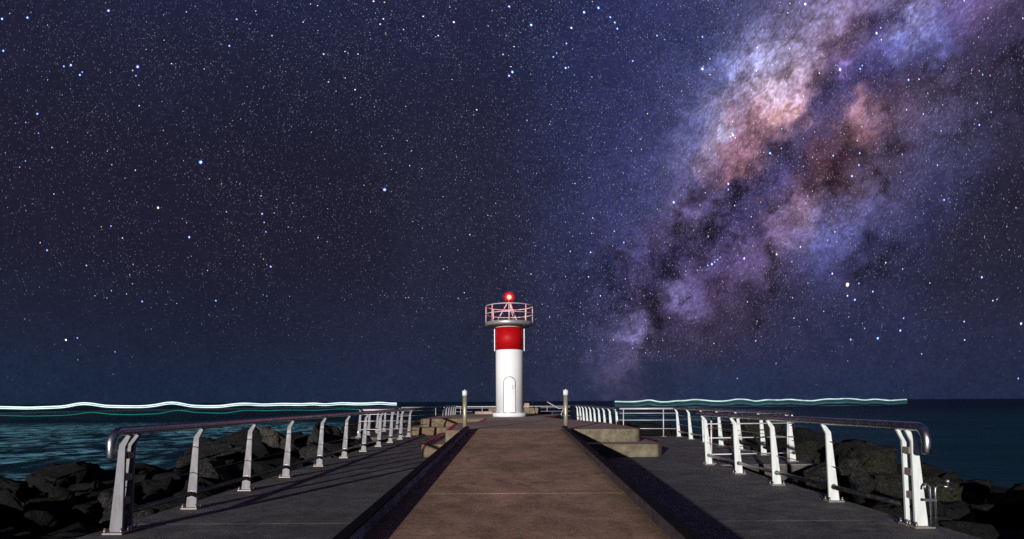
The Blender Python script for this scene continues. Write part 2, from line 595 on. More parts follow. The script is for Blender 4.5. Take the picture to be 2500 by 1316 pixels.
XA, XB, XE = (1683, 1750, 1817, 1883, 1950, 2017), (2033, 2100, 2167, 2233, 2300, 2367), (1483, 1550, 1617, 1683, 1750, 1817)
YA, YC, YE = (33, 100, 167, 233, 300, 367), (383, 450, 517, 583, 650, 717), (593, 660, 727, 793, 860, 927)
_grid(XA, YA, [
    [(48, 54, 98), (56, 62, 106), (66, 70, 116), (86, 86, 128), (110, 104, 144), (128, 115, 150)],
    [(46, 54, 100), (60, 66, 114), (90, 94, 144), (120, 120, 164), (140, 132, 168), (142, 118, 150)],
    [(54, 60, 110), (74, 84, 138), (120, 124, 174), (158, 158, 200), (174, 156, 182), (105, 80, 120)],
    [(64, 70, 118), (92, 96, 142), (140, 130, 164), (196, 174, 196), (188, 146, 164), (60, 52, 98)],
    [(78, 84, 134), (120, 120, 158), (154, 122, 150), (196, 146, 156), (116, 98, 142), (48, 48, 94)],
    [(86, 86, 132), (138, 126, 154), (160, 116, 134), (40, 44, 80), (44, 44, 84), (90, 64, 90)]])
_grid(XB, YA, [
    [(132, 120, 154), (96, 82, 126), (60, 58, 112), (126, 132, 194), (74, 74, 138), (96, 74, 126)],
    [(128, 106, 140), (96, 80, 122), (74, 72, 134), (110, 118, 188), (72, 76, 138), (54, 50, 84)],
    [(72, 58, 110), (68, 64, 124), (58, 56, 112), (56, 52, 92), (68, 58, 90), (52, 46, 72)],
    [(70, 72, 136), (68, 54, 98), (72, 58, 90), (78, 64, 96), (84, 74, 108), (62, 56, 86)],
    [(88, 64, 92), (146, 106, 118), (112, 84, 106), (86, 76, 108), (80, 76, 114), (60, 58, 94)],
    [(74, 48, 70), (90, 68, 84), (82, 66, 92), (70, 64, 96), (76, 78, 122), (54, 54, 86)]])
_grid(XA, YC, [
    [(86, 86, 132), (126, 102, 130), (142, 100, 116), (60, 58, 106), (76, 58, 100), (116, 76, 92)],
    [(82, 80, 126), (76, 62, 102), (62, 56, 104), (68, 64, 118), (96, 70, 110), (106, 78, 96)],
    [(98, 88, 134), (80, 70, 120), (54, 52, 102), (98, 80, 116), (132, 106, 130), (98, 96, 144)],
    [(66, 56, 94), (60, 52, 96), (72, 66, 118), (110, 92, 134), (110, 100, 146), (90, 96, 158)],
    [(60, 52, 98), (78, 68, 122), (86, 72, 116), (70, 58, 90), (66, 62, 108), (66, 70, 120)],
    [(90, 80, 130), (86, 70, 112), (64, 54, 86), (54, 48, 78), (54, 52, 86), (52, 54, 92)]])
_grid(XB, YC, [
    [(96, 60, 74), (78, 60, 84), (76, 62, 90), (66, 60, 94), (66, 68, 114), (50, 50, 84)],
    [(80, 60, 78), (100, 84, 110), (70, 64, 98), (68, 66, 108), (58, 60, 106), (44, 43, 72)],
    [(90, 86, 134), (84, 84, 134), (70, 70, 118), (60, 62, 108), (49, 51, 90), (41, 39, 64)],
    [(84, 88, 150), (68, 70, 124), (55, 55, 97), (51, 53, 93), (41, 41, 70), (39, 37, 58)],
    [(64, 66, 118), (51, 51, 91), (42, 42, 68), (43, 45, 76), (39, 39, 64), (37, 37, 58)],
    [(53, 53, 93), (47, 47, 80), (45, 47, 82), (39, 41, 70), (39, 39, 64), (39, 39, 62)]])
_grid(XE, YE, [
    [(58, 60, 108), (70, 70, 122), (78, 68, 114), (64, 56, 98), (72, 62, 108), (90, 74, 126)],
    [(54, 56, 100), (68, 62, 106), (46, 44, 84), (88, 74, 122), (90, 74, 122), (92, 76, 120)],
    [(56, 58, 98), (68, 62, 100), (74, 62, 100), (100, 90, 142), (68, 56, 90), (66, 54, 84)],
    [(60, 60, 100), (94, 90, 136), (60, 52, 84), (70, 60, 96), (56, 48, 76), (54, 48, 76)],
    [(62, 62, 100), (76, 70, 106), (48, 46, 74), (51, 47, 76), (48, 46, 74), (46, 48, 78)],
    [(70, 67, 102), (48, 50, 80), (34, 44, 70), (37, 47, 76), (37, 49, 80), (37, 49, 82)]])
SKY_GRID += [
    (1922, 272, (232, 184, 180), 0.55), (1900, 285, (214, 166, 164), 0.45), (1915, 215, (208, 194, 214), 0.8), (1870, 150, (160, 162, 206), 0.8), (2000, 112, (76, 60, 98), 0.6), (2040, 110, (80, 64, 104), 0.6),
    (2095, 268, (176, 130, 138), 0.55), (2112, 318, (152, 114, 124), 0.5), (2066, 378, (44, 34, 66), 0.7), (2200, 368, (48, 38, 58), 0.5), (2222, 32, (162, 166, 216), 0.5), (2120, 45, (56, 50, 104), 0.6), (2240, 70, (120, 128, 196), 0.6),
    (2032, 482, (46, 36, 54), 0.45), (2032, 450, (54, 42, 58), 0.4), (1645, 702, (122, 118, 176), 0.4), (1600, 735, (46, 40, 68), 0.5), (1605, 770, (48, 42, 70), 0.4), (1555, 815, (112, 108, 158), 0.6), (1640, 655, (44, 42, 82), 0.7), (1890, 330, (38, 42, 80), 0.8), (1935, 345, (42, 44, 84), 0.7),
    (1965, 300, (66, 60, 108), 0.5), (1990, 245, (62, 54, 100), 0.6), (1820, 400, (140, 106, 124), 0.5), (1775, 325, (170, 176, 205), 0.4), (2052, 170, (150, 120, 200), 0.3), (1740, 545, (52, 44, 76), 0.35), (1845, 535, (52, 46, 80), 0.5), (2105, 660, (40, 40, 62), 0.5), (2115, 600, (44, 44, 72), 0.35), (1825, 505, (84, 62, 92), 0.25),
    (1800, 985, (30, 45, 76), 2.0), (2100, 985, (29, 44, 74), 2.0), (2400, 985, (27, 40, 70), 2.0), (2000, 850, (40, 46, 78), 2.0), (2200, 850, (38, 44, 76), 2.0), (2450, 850, (36, 40, 66), 2.0), (1950, 780, (46, 46, 78), 1.4), (2150, 770, (42, 45, 78), 1.6), (2350, 780, (38, 41, 68), 2.0), (2490, 650, (36, 36, 56), 1.8), (2470, 480, (38, 36, 56), 1.6), (2440, 340, (46, 42, 66), 1.3), (2490, 230, (38, 35, 54), 1.3), (2430, 130, (46, 41, 68), 1.2), (2440, 40, (74, 58, 98), 1.2), (2490, 80, (50, 44, 74), 1.2),
    (1600, 40, (46, 52, 100), 1.4), (1600, 150, (45, 50, 92), 1.4), (1610, 270, (52, 58, 104), 1.2), (1610, 380, (58, 64, 112), 1.2), (1600, 480, (62, 66, 114), 1.2), (1510, 60, (40, 46, 90), 1.8), (1500, 200, (42, 48, 92), 1.8), (1500, 350, (46, 52, 98), 1.8), (1500, 480, (52, 57, 106), 1.6), (1400, 120, (37, 43, 84), 2.2), (1380, 350, (38, 42, 80), 2.2), (1380, 560, (42, 46, 84), 2.2), (1400, 720, (44, 47, 82), 2.0), (1400, 880, (40, 46, 76), 2.0), (1480, 985, (34, 45, 72), 1.2), (1512, 885, (82, 78, 118), 0.6), (1495, 915, (74, 71, 108), 0.55),
    (1250, 60, (33, 36, 66), 3.0), (1250, 300, (33, 34, 58), 3.0), (1230, 560, (35, 36, 58), 3.0), (1230, 800, (35, 38, 62), 3.0), (1150, 950, (29, 40, 64), 2.4),
    (2240, -90, (130, 124, 174), 1.6), (2400, -90, (96, 82, 124), 1.8), (2080, -80, (124, 116, 160), 1.6), (1900, -80, (84, 86, 136), 1.8), (1720, -80, (56, 60, 110), 2.0), (2330, -260, (122, 116, 166), 3.0), (2560, -200, (80, 72, 112), 3.0),
]


LANES = [  # courses of the dust lanes: bearings, half width, depth
    ([(2036, 400), (2030, 450), (2034, 500)], 8, 0.9), ([(1905, 300), (1860, 325), (1868, 370), (1900, 362)], 14, 0.45),
    ([(1725, 455), (1690, 490), (1655, 525)], 7, 0.7), ([(1742, 540), (1735, 570)], 9, 0.8), ([(1665, 555), (1650, 610), (1632, 660), (1650, 685)], 12, 0.75),
    ([(1572, 695), (1590, 740), (1606, 780), (1588, 805)], 10, 0.9), ([(1592, 832), (1568, 862)], 8, 0.6), ([(1702, 698), (1680, 718), (1658, 737)], 4, 0.8), ([(1730, 688), (1765, 702)], 9, 0.8),
    ([(1880, 595), (1886, 650), (1890, 705)], 9, 0.7), ([(1845, 555), (1862, 600), (1902, 640)], 9, 0.5), ([(2010, 150), (1988, 190), (2020, 232), (1978, 272), (1945, 302)], 8, 0.7),
    ([(2125, 62), (2090, 48), (2060, 108), (2005, 112)], 10, 0.65), ([(2180, 298), (2202, 340), (2190, 372)], 8, 0.6), ([(2148, 418), (2166, 440), (2154, 472)], 5, 0.9),
    ([(2070, 338), (2052, 380), (2105, 388)], 13, 0.6), ([(2128, 585), (2110, 640), (2104, 685)], 7, 0.7), ([(2182, 598), (2160, 640), (2150, 662)], 8, 0.5),
    ([(1785, 262), (1820, 250), (1850, 234), (1872, 242)], 5, 0.6), ([(1812, 302), (1816, 276)], 6, 0.6), ([(1962, 258), (1930, 260), (1898, 276)], 4, 0.7), ([(1640, 780), (1700, 790), (1735, 796)], 9, 0.5),
    ([(1830, 420), (1800, 450), (1790, 490)], 9, 0.55), ([(1960, 380), (1985, 420), (1980, 460)], 7, 0.6), ([(1930, 470), (1900, 500), (1870, 520)], 6, 0.6), ([(2090, 310), (2130, 330), (2170, 330)], 5, 0.55),
    ([(2110, 240), (2140, 262), (2170, 262)], 5, 0.5), ([(1760, 360), (1775, 400), (1760, 430)], 6, 0.5), ([(1700, 480), (1740, 500), (1770, 490)], 6, 0.5), ([(1960, 530), (1985, 560), (2010, 560)], 5, 0.4),
    ([(1900, 165), (1925, 180)], 5, 0.45), ([(1960, 100), (1985, 80), (2020, 60)], 6, 0.4), ([(1690, 620), (1720, 640), (1700, 670)], 7, 0.5), ([(1810, 690), (1840, 730), (1850, 790)], 9, 0.45),
]


def sky_colour(Dn):
    z = np.abs(Dn[:, 2])
    zs = [p for p, _ in STOPS]
    base = np.stack([np.interp(z, zs, [lin(*c)[k] for _, c in STOPS]) for k in range(3)], 1)
    base *= (1 + 0.16 * fbm(Dn, 3.0, 4, 0.55, 40))[:, None]
    wa = np.stack([fbm(Dn, 9.0, 4, 0.55, 50 + 10 * k) for k in range(3)], 1)
    wb = np.stack([fbm(Dn, 42.0, 3, 0.6, 90 + 10 * k) for k in range(3)], 1)
    Dw = Dn + 0.024 * wa + 0.028 * wb
    hh = (Dw @ np.array(bn) - ctr) / 0.15
    base += np.exp(-0.5 * hh * hh)[:, None] * np.array(lin(95, 85, 140)) * 0.25
    front = Dn[:, 1] > 0.2
    num = base * 0.012
    den = np.full(len(Dn), 0.012)
    Df = Dw[front]
    nf, df_ = num[front], den[front]
    for (u, v, c, sz) in SKY_GRID:
        sg = (0.0168 if sz <= 1.0 else 0.0205) * sz
        q = np.square(Df - np.array(px_dir(u, v))[None]).sum(1) / (sg * sg)
        m = q < 20
        k = np.exp(-0.5 * q[m]) / max(sz, 0.4)
        nf[m] += k[:, None] * np.array(lin(*c))
        df_[m] += k
    num[front], den[front] = nf, df_
    col = num / den[:, None]
    lum = col @ np.array((0.3, 0.5, 0.2))
    amt = np.clip((lum - 0.018) / 0.14, 0, 1) ** 0.6
    clot = fbm(Dw, 40.0, 6, 0.76, 140)
    spk = fbm(Dn, 330.0, 2, 0.8, 160)
    # branching dust lanes: ridges of noise, only inside the band
    r1 = 1 - np.abs(fbm(Dn + 0.03 * wa, 13.0, 4, 0.6, 180)) * 2.6
    r2 = 1 - np.abs(fbm(Dn + 0.02 * wb, 34.0, 4, 0.6, 200)) * 2.6
    xb = (Dw @ np.array(bn) - ctr) / 0.115
    inb = np.exp(-0.5 * xb * xb) * np.clip((z - 0.04) / 0.12, 0, 1) * (Dn[:, 1] > 0)
    lane = np.clip(r1, 0, 1) ** 4 * 1.15 + np.clip(r2, 0, 1) ** 4 * 1.0
    gate = np.clip(0.55 + 1.8 * fbm(Dn, 7.0, 3, 0.5, 220), 0, 1)
    t = (1.02 + 0.42 * amt) * np.exp(clot * (0.14 + 1.0 * amt) + spk * (0.34 + 0.50 * amt) - lane * inb * gate * 0.95)
    Dl = Dn + 0.008 * wa + 0.015 * wb
    for pts, w, a_ in LANES:
        w = w / 1500.0
        vs_ = [np.array(px_dir(*p)) for p in pts]
        best = np.full(len(Dn), 9.0)
        c0 = sum(vs_) / len(vs_)
        near = (np.square(Dl - c0).sum(1) < (max(np.linalg.norm(v - c0) for v in vs_) + 5 * w) ** 2)
        Q = Dl[near]
        bq = np.full(len(Q), 9.0)
        for p_, q_ in zip(vs_[:-1], vs_[1:]):
            e_ = q_ - p_
            k_ = np.clip(((Q - p_) @ e_) / (e_ @ e_), 0, 1)
            bq = np.minimum(bq, np.square(Q - p_ - k_[:, None] * e_).sum(1))
        t[near] *= np.exp(-a_ * np.exp(-0.5 * bq / (w * w)))
    t *= 1 - 0.13 * np.exp(-0.5 * np.square(np.log(np.maximum(lum, 1e-4) / 0.062) / 0.5))
    col = col * (1 + amt[:, None] * np.array((0.07, -0.06, 0.0)))
    out = col * t[:, None]
    # dust reddens what it dims
    r = (t - 1)[:, None] * np.array((-0.10, 0.02, 0.10)) * amt[:, None]
    out = out * (1 + r)
    g = out @ np.array((0.3, 0.5, 0.2))
    out = g[:, None] + (out - g[:, None]) * 0.88
    return np.clip(out, 0.0005, 2.0)


def build_sky():
    R = 16000.0
    fa = np.arange(-43.0, 43.01, 0.115)
    az = np.concatenate([np.arange(-100, -43, 3.0), fa, np.arange(45, 101, 3.0)])
    fe = np.arange(-0.6, 35.0, 0.115)
    el = np.concatenate([fe, np.arange(37, 86, 3.0)])
    A, E = np.meshgrid(np.radians(az), np.radians(el))
    Dn = np.stack([np.cos(E) * np.sin(A), np.cos(E) * np.cos(A), np.sin(E)], -1).reshape(-1, 3)
    col = sky_colour(Dn)
    V = Dn * R + np.array(EYE)[None]
    ny, nx = A.shape
    idx = np.arange(ny * nx).reshape(ny, nx)
    F = np.stack([idx[:-1, :-1], idx[1:, :-1], idx[1:, 1:], idx[:-1, 1:]], -1).reshape(-1, 4)
    me = bpy.data.meshes.new('sky')
    me.vertices.add(len(V)); me.vertices.foreach_set('co', V.astype(np.float32).ravel())
    me.loops.add(F.size); me.loops.foreach_set('vertex_index', F.astype(np.int32).ravel())
    me.polygons.add(len(F)); me.polygons.foreach_set('loop_start', np.arange(0, F.size, 4, dtype=np.int32))
    me.update(calc_edges=True)
    at = me.attributes.new('glow', 'FLOAT_COLOR', 'POINT')
    cc = np.ones((len(V), 4), np.float32)
    cc[:, :3] = col
    at.data.foreach_set('color', cc.ravel())
    m = emit_mat('night_sky', (1, 1, 1), 1.0, 'NONE')
    nt = m.node_tree
    e = [q for q in nt.nodes if q.type == 'EMISSION'][0]
    an = nt.nodes.new('ShaderNodeAttribute')
    an.attribute_name = 'glow'
    nt.links.new(an.outputs['Color'], e.inputs[0])
    tag(obj('sky', me, m), 'night sky with the pale band of the milky way on the right', kind='structure')


build_sky()

# ------------------------------------------------------------------ stars: points of light far out, the bright ones with an added glow shell
def build_stars():
    rng = np.random.default_rng(11)
    R = 15000.0
    pole = px_dir(1000, 660)
    pix = 1 / 614.0
    dirs, cols, rad, elong = [], [], [], []

    def add(d, c, r, e=1.0):
        dirs.append(d); cols.append(c); rad.append(r); elong.append(e)

    def tint(k, blue=0.5):
        a = rng.random()
        if a < blue:
            t = rng.random()
            return np.array([0.45 + 0.3 * t, 0.68 + 0.2 * t, 1.0]) * k
        if a < blue + 0.38:
            return np.array([0.95, 0.95, 1.0]) * k
        return np.array([1.0, 0.85, 0.68]) * k
    n = 560000
    z = rng.random(n) * 0.72
    a = rng.random(n) * 2 * PI
    rr = np.sqrt(1 - z * z)
    dd = np.stack([rr * np.cos(a), rr * np.sin(a), z], 1)
    ext = np.clip((z - 0.01) / 0.16, 0, 1)
    hole = 0.65 + 0.55 * np.array(fbm(dd, 14.0, 2, 0.5, 300))
    keep = (dd[:, 1] > 0.45) & (rng.random(n) < (0.10 + 0.90 * ext)) & (rng.random(n) < 0.13 + 1.5 * z) & (rng.random(n) < np.clip(hole, 0.1, 1))
    dd, ext = dd[keep], ext[keep]
    bb = np.minimum(0.042 * (rng.random(len(dd)) + 4e-4) ** -0.46, 0.85) * (0.35 + 0.65 * ext)
    for i in range(len(dd)):
        add(dd[i], tint(bb[i]), 0.31 * pix * dd[i][1] ** 1.6 * (0.8 + 0.45 * bb[i]))
    # extra faint stars inside the band
    for i in range(20000):
        al = rng.random() * 1.7 - 0.25
        ac = ctr + rng.normal() * 0.115
        v = be1 * math.cos(al) + be2 * math.sin(al)
        v = (v * math.sqrt(max(0, 1 - ac * ac)) + bn * ac)
        d = np.array(v)
        if d[2] < 0.06:
            continue
        b = min(0.042 * (rng.random() + 1e-3) ** -0.47, 0.8)
        add(d, tint(b, 0.6), 0.27 * pix * d[1] ** 1.6 * (0.8 + 0.4 * b))
    BRIGHT = [  # bearing, size, tint
        (1426, 30, 1.1, 0), (1461, 19, 1.1, 0), (1490, 42, .9, 0), (1501, 55, .9, 0), (1507, 70, .9, 0), (1604, 87, .8, 0), (1715, 90, .8, 0),
        (1715, 168, 1.25, 0), (1966, 10, 1.1, 1), (1849, 116, .9, 1), (1545, 149, .8, 0), (2140, 81, 1.1, 0), (2051, 170, 1.3, 3), (1880, 374, 1.0, 0),
        (1778, 449, 1.0, 3), (1778, 463, .8, 0), (1645, 494, 1.1, 0), (2391, 305, .8, 3), (2305, 488, .8, 0), (2080, 430, .9, 0), (2034, 380, .8, 0), (2099, 374, .8, 0), (2097, 403, .8, 0),
        (1790, 330, 1.1, 1), (1787, 325, .7, 1), (1795, 336, .7, 1), (1783, 334, .6, 1), (2218, 195, .9, 0), (2100, 168, .8, 0), (2105, 160, .7, 0), (2150, 68, .7, 0),
        (265, 26, 1.1, 0), (67, 43, 1.0, 0), (5, 46, 1.0, 0), (173, 159, 1.0, 0), (156, 162, .8, 0), (195, 183, .9, 0), (201, 176, .7, 0), (336, 163, 1.2, 0), (324, 172, .7, 0), (332, 185, .7, 0), (339, 208, .6, 0),
        (578, 47, .8, 0), (560, 112, .9, 0), (91, 278, .9, 0), (490, 396, 1.45, 0), (8, 124, .9, 0), (340, 258, .7, 1), (664, 87, .7, 2), (63, 299, .6, 0), (94, 325, .6, 0), (62, 393, .6, 0), (48, 408, .6, 3), (273, 402, .6, 0),
        (1108, 54, 1.0, 2), (1297, 61, 1.15, 0), (1243, 16, 1.0, 0), (1251, 176, 1.1, 0), (1243, 185, 1.0, 0), (1228, 133, .8, 0), (939, 463, 1.4, 0), (1381, 166, 1.0, 0), (1388, 164, .7, 0), (867, 219, .8, 1), (1164, 268, .8, 2), (1005, 368, .6, 2), (1395, 68, 1.0, 1), (1383, 106, .8, 0), (1351, 139, .8, 0),
        (928, 59, .8, 1), (936, 46, .8, 1), (1033, 40, .8, 1), (912, 3, .9, 2), (1070, 87, .8, 1), (985, 72, .7, 1), (790, 132, .8, 1), (802, 200, .7, 1), (874, 132, .7, 1),
        (386, 507, 1.1, 2), (462, 579, 1.0, 0), (661, 651, .9, 3), (115, 611, .8, 0), (161, 830, 1.0, 1), (527, 734, .8, 0), (347, 736, .8, 0), (640, 522, .9, 3), (645, 543, .7, 3), (649, 566, .7, 0), (211, 648, .7, 1), (271, 552, .7, 3), (299, 581, .7, 1), (189, 825, .7, 0), (281, 859, .6, 0),
        (2069, 695, 1.6, 2), (2069, 722, .8, 1), (2032, 668, .9, 3), (2131, 712, .8, 0), (2087, 732, .9, 0), (2143, 826, 1.0, 0), (2077, 829, .8, 0), (2198, 807, .9, 3), (2097, 692, .7, 3), (2397, 677, .9, 3), (1896, 621, .9, 2), (1817, 631, 1.0, 3), (1738, 645, 1.0, 0), (1745, 640, .7, 0), (1752, 634, .7, 0), (1728, 648, .7, 0), (1758, 628, .6, 0),
        (2493, 790, 1.0, 1), (1523, 592, .8, 0), (1442, 616, .8, 1), (1437, 676, .7, 1), (1147, 573, .7, 1), (1800, 924, .6, 0), (1845, 832, .7, 0), (1545, 850, .6, 0), (2206, 777, .7, 0), (2486, 924, .7, 0), (2355, 830, .7, 1), (2424, 734, .7, 1), (2354, 785, .7, 1), (2250, 864, .6, 1), (2434, 731, .6, 1), (2270, 691, .6, 1),
    ]
    T = [(0.30, 0.50, 1.0), (0.95, 0.97, 1.0), (1.0, 0.82, 0.72), (0.55, 0.42, 1.0)]
    for (u, v, s, t) in BRIGHT:
        d = np.array(px_dir(u, v))
        add(d, np.array(T[t]) * 0.8 * s * s + 0.40 * s, 0.60 * pix * s * d[1] ** 1.3, 0.45)
        hc = np.array([(0.02, 0.06, 0.30), (0.05, 0.06, 0.09), (0.09, 0.05, 0.05), (0.07, 0.03, 0.30)][t])  # colour of the larger glow shell added behind a bright star
        add(d * 1.002, hc * s * 0.8, 1.4 * pix * s * d[1] ** 1.3, 0.2)
    dirs_ = np.array(dirs); cols_ = np.array(cols); rad_ = np.array(rad); el_ = np.array(elong)
    pl = np.array(pole)
    tan = np.cross(pl[None, :], dirs_)
    ln = np.linalg.norm(tan, axis=1)
    st = (1.0 + 2.6 * np.clip(ln, 0, 1) * el_)[:, None] * rad_[:, None]
    tan = tan / np.maximum(ln, 1e-6)[:, None]
    sec = np.cross(dirs_, tan)
    P = dirs_ * R
    r1 = st * R
    r2 = rad_[:, None] * R
    cs = [(math.cos(PI * q / 3), math.sin(PI * q / 3)) for q in range(6)]
    V = np.stack([P + tan * r1 * c_ + sec * r2 * s_ for c_, s_ in cs] + [P + dirs_ * r2, P - dirs_ * r2], 1).reshape(-1, 3)
    V += np.array(EYE)[None, :]
    k = len(dirs_)
    base_f = np.array([(q, (q + 1) % 6, 6) for q in range(6)] + [((q + 1) % 6, q, 7) for q in range(6)])
    F = (base_f[None] + (np.arange(k) * 8)[:, None, None]).reshape(-1, 3)
    me = bpy.data.meshes.new('stars')
    me.vertices.add(len(V)); me.vertices.foreach_set('co', V.astype(np.float32).ravel())
    me.loops.add(F.size); me.loops.foreach_set('vertex_index', F.astype(np.int32).ravel())
    me.polygons.add(len(F)); me.polygons.foreach_set('loop_start', np.arange(0, F.size, 3, dtype=np.int32))
    me.update(calc_edges=True)
    at = me.attributes.new('glow', 'FLOAT_COLOR', 'POINT')
    cc = np.ones((len(V), 4), np.float32)
    cc[:, :3] = np.repeat(cols_, 8, axis=0)
    at.data.foreach_set('color', cc.ravel())
    m = emit_mat('star_light', (1, 1, 1), 1.0, 'NONE')
    e = [q for q in m.node_tree.nodes if q.type == 'EMISSION'][0]
    an = m.node_tree.nodes.new('ShaderNodeAttribute')
    an.attribute_name = 'glow'
    m.node_tree.links.new(an.outputs['Color'], e.inputs[0])
    # light adds to the sky glow behind it
    tr = m.node_tree.nodes.new('ShaderNodeBsdfTransparent')
    ad = m.node_tree.nodes.new('ShaderNodeAddShader')
    mo = [q for q in m.node_tree.nodes if q.type == 'OUTPUT_MATERIAL'][0]
    m.node_tree.links.new(e.outputs[0], ad.inputs[0]); m.node_tree.links.new(tr.outputs[0], ad.inputs[1])
    m.node_tree.links.new(ad.outputs[0], mo.inputs[0])
    o = obj('stars', me, m)
    tag(o, 'countless white and blue stars across the night sky', 'stars', kind='stuff')


build_stars()

# ------------------------------------------------------------------ deck
def slab(parent, x0, x1, y0, y1, z1=0.0, t=0.14, mat='deck', name='slab'):
    g = 0.006
    return obj(name, box(x0 + g, x1 - g, y0 + g, y1 - g, z1 - t, z1, 0.003), M[mat], parent)


bm = bmesh.new()
for (x0, x1, y0, y1) in ((-4.44, 4.52, -8, 12.9), (-4.44, 6.4, 12.9, 23.4), (-6.42, 4.22, 23.4, 33.0), (-4.6, 4.22, 33.0, 46.2)):
    add_box(bm, x0, x1, y0 + 0.001, y1 - 0.001, -1.6, -0.03)
deck = tag(obj('deck', bm, M['under']), 'dark grey concrete deck around the ramp and lighthouse', kind='structure')
KO = 1.262
for y0, y1 in ((-8, -3.6), (-3.6, 1.6), (1.6, 6.9), (6.9, 12.2)):
    slab(deck, -4.45, -KO, y0, y1)
    slab(deck, KO, 4.53 if y1 < 9 else 4.42, y0, y1)
for y0, y1 in ((12.2, 17.6), (17.6, 23.4)):
    slab(deck, -4.45, 0, y0, y1)
    slab(deck, 0, 4.3, max(y0, 12.2), y1)
    slab(deck, 4.3, 6.42, max(y0, 12.95), y1)
for y0, y1 in ((23.4, 28.2), (28.2, 33.0)):
    slab(deck, -6.45, -3.2, y0, y1)
    slab(deck, -3.2, 0, y0, y1)
    slab(deck, 0, 4.23, y0, y1)
for y0, y1 in ((33.0, 39.6), (39.6, 46.2)):
    slab(deck, -4.62, 0, y0, y1)
    slab(deck, 0, 4.23, y0, y1)

# ------------------------------------------------------------------ ramp with kerbs
SL = 0.028
def rz(y): return 0.202 + SL * y


def sloped(x0, x1, y0, y1, zlo, zhi, bev=0.0):
    """zlo/zhi: offsets from the ramp surface; zlo None = down to the deck"""
    bm = bmesh.new()
    P = []
    for y in (y0, y1):
        lo = 0.002 if zlo is None else rz(y) + zlo
        P += [(x0, y, lo), (x1, y, lo), (x1, y, rz(y) + zhi), (x0, y, rz(y) + zhi)]
    v = [bm.verts.new(p) for p in P]
    for f in ((0, 1, 2, 3), (5, 4, 7, 6), (4, 5, 1, 0), (5, 6, 2, 1), (6, 7, 3, 2), (7, 4, 0, 3)):
        bm.faces.new([v[i] for i in f])
    bmesh.ops.recalc_face_normals(bm, faces=list(bm.faces))
    if bev:
        bmesh.ops.bevel(bm, geom=list(bm.edges), offset=bev, segments=1, affect='EDGES')
    return bm


ramp_o = tag(obj('ramp', sloped(-1.165, 1.165, -7.0, 15.6, -0.2, -0.012), M['under']), 'brown concrete ramp rising to the lighthouse', kind='structure')
for y0, y1 in ((-7, -2.2), (-2.2, 2.2), (2.2, 6.5), (6.5, 15.6)):
    obj('slab', sloped(-1.168, 1.168, y0 + 0.005, y1 - 0.005, -0.09, 0.0, 0.002), M['ramp'], ramp_o)


def rough_kerb(sign):
    """kerb wall with an uneven inner face"""
    bm = bmesh.new()
    n = 150
    y0, y1 = -7.0, 15.45
    rows = []
    for i in range(n + 1):
        y = y0 + (y1 - y0) * i / n
        j = 0.014 * mnoise.noise(Vector((sign * 3.1, y * 3.0, 0.2))) + 0.008 * mnoise.noise(Vector((sign * 5.3, y * 11.0, 1.2)))
        xi = 1.170 + j * 0.6
        zt = rz(y) + 0.085
        rows.append([bm.verts.new((sign * x, y, z)) for x, z in ((1.262, 0.004), (1.262, zt), (1.172, zt), (xi - 0.01 + j, rz(y) + 0.045), (xi - 0.012 - abs(j), rz(y) + 0.006), (1.19, rz(y) - 0.1))])
    for i in range(n):
        for k in range(5):
            bm.faces.new((rows[i][k], rows[i][k + 1], rows[i + 1][k + 1], rows[i + 1][k]))
    bm.faces.new(rows[0]); bm.faces.new(rows[-1][::-1])
    bmesh.ops.recalc_face_normals(bm, faces=list(bm.faces))
    return bm


for s in (-1, 1):
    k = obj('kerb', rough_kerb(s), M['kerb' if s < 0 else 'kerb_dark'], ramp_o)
    a, b_ = sorted((s * 1.166, s * 1.268))
    obj('kerb_capping', sloped(a, b_, -7.0, 15.45, 0.086, 0.104, 0.004), M['kerbtop'], ramp_o)

# ------------------------------------------------------------------ stepped platform
upper = [(1.27, 15.62), (3.12, 15.62), (3.26, 15.95), (3.2, 17.6), (2.95, 20.4), (2.25, 23.4), (1.7, 25.6), (1.38, 28.3), (2.0, 29.9), (2.35, 31.5), (2.4, 36.6), (-2.6, 36.6), (-3.9, 31.0), (-4.02, 26.0), (-3.85, 25.65), (-1.32, 25.75), (-1.33, 22.0), (-2.0, 19.8), (-1.76, 15.35), (-1.27, 15.35), (-1.165, 15.62), (1.165, 15.62)]
lower = [(1.275, 14.75), (3.42, 14.75), (3.62, 15.15), (3.55, 17.5), (3.3, 20.0), (2.7, 23.2), (2.1, 26.0), (1.9, 28.2), (2.35, 29.4), (2.75, 31.0), (2.8, 37.2), (-3.0, 37.2), (-4.2, 31.5), (-4.42, 25.3), (-4.25, 24.85), (-2.0, 24.9), (-2.0, 23.0), (-2.55, 20.3), (-2.31, 15.02), (-1.275, 15.02), (-1.275, 15.61), (1.275, 15.61)]
UP, LO = fillet(upper, 0.11), fillet(lower, 0.11)


def two_mat(bm_, name, top, side, parent=None):
    me = bpy.data.meshes.new(name)
    bm_.normal_update()
    for f in bm_.faces:
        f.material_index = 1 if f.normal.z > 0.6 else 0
    bm_.to_mesh(me); bm_.free()
    me.materials.append(side); me.materials.append(top)
    o = bpy.data.objects.new(name, me)
    C.objects.link(o)
    o.parent = parent
    return o


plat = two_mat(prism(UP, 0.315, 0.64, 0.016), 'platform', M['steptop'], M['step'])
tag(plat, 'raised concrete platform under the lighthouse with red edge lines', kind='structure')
step = two_mat(prism(LO, 0.004, 0.312, 0.016), 'lower_step', M['steptop'], M['step'], plat)


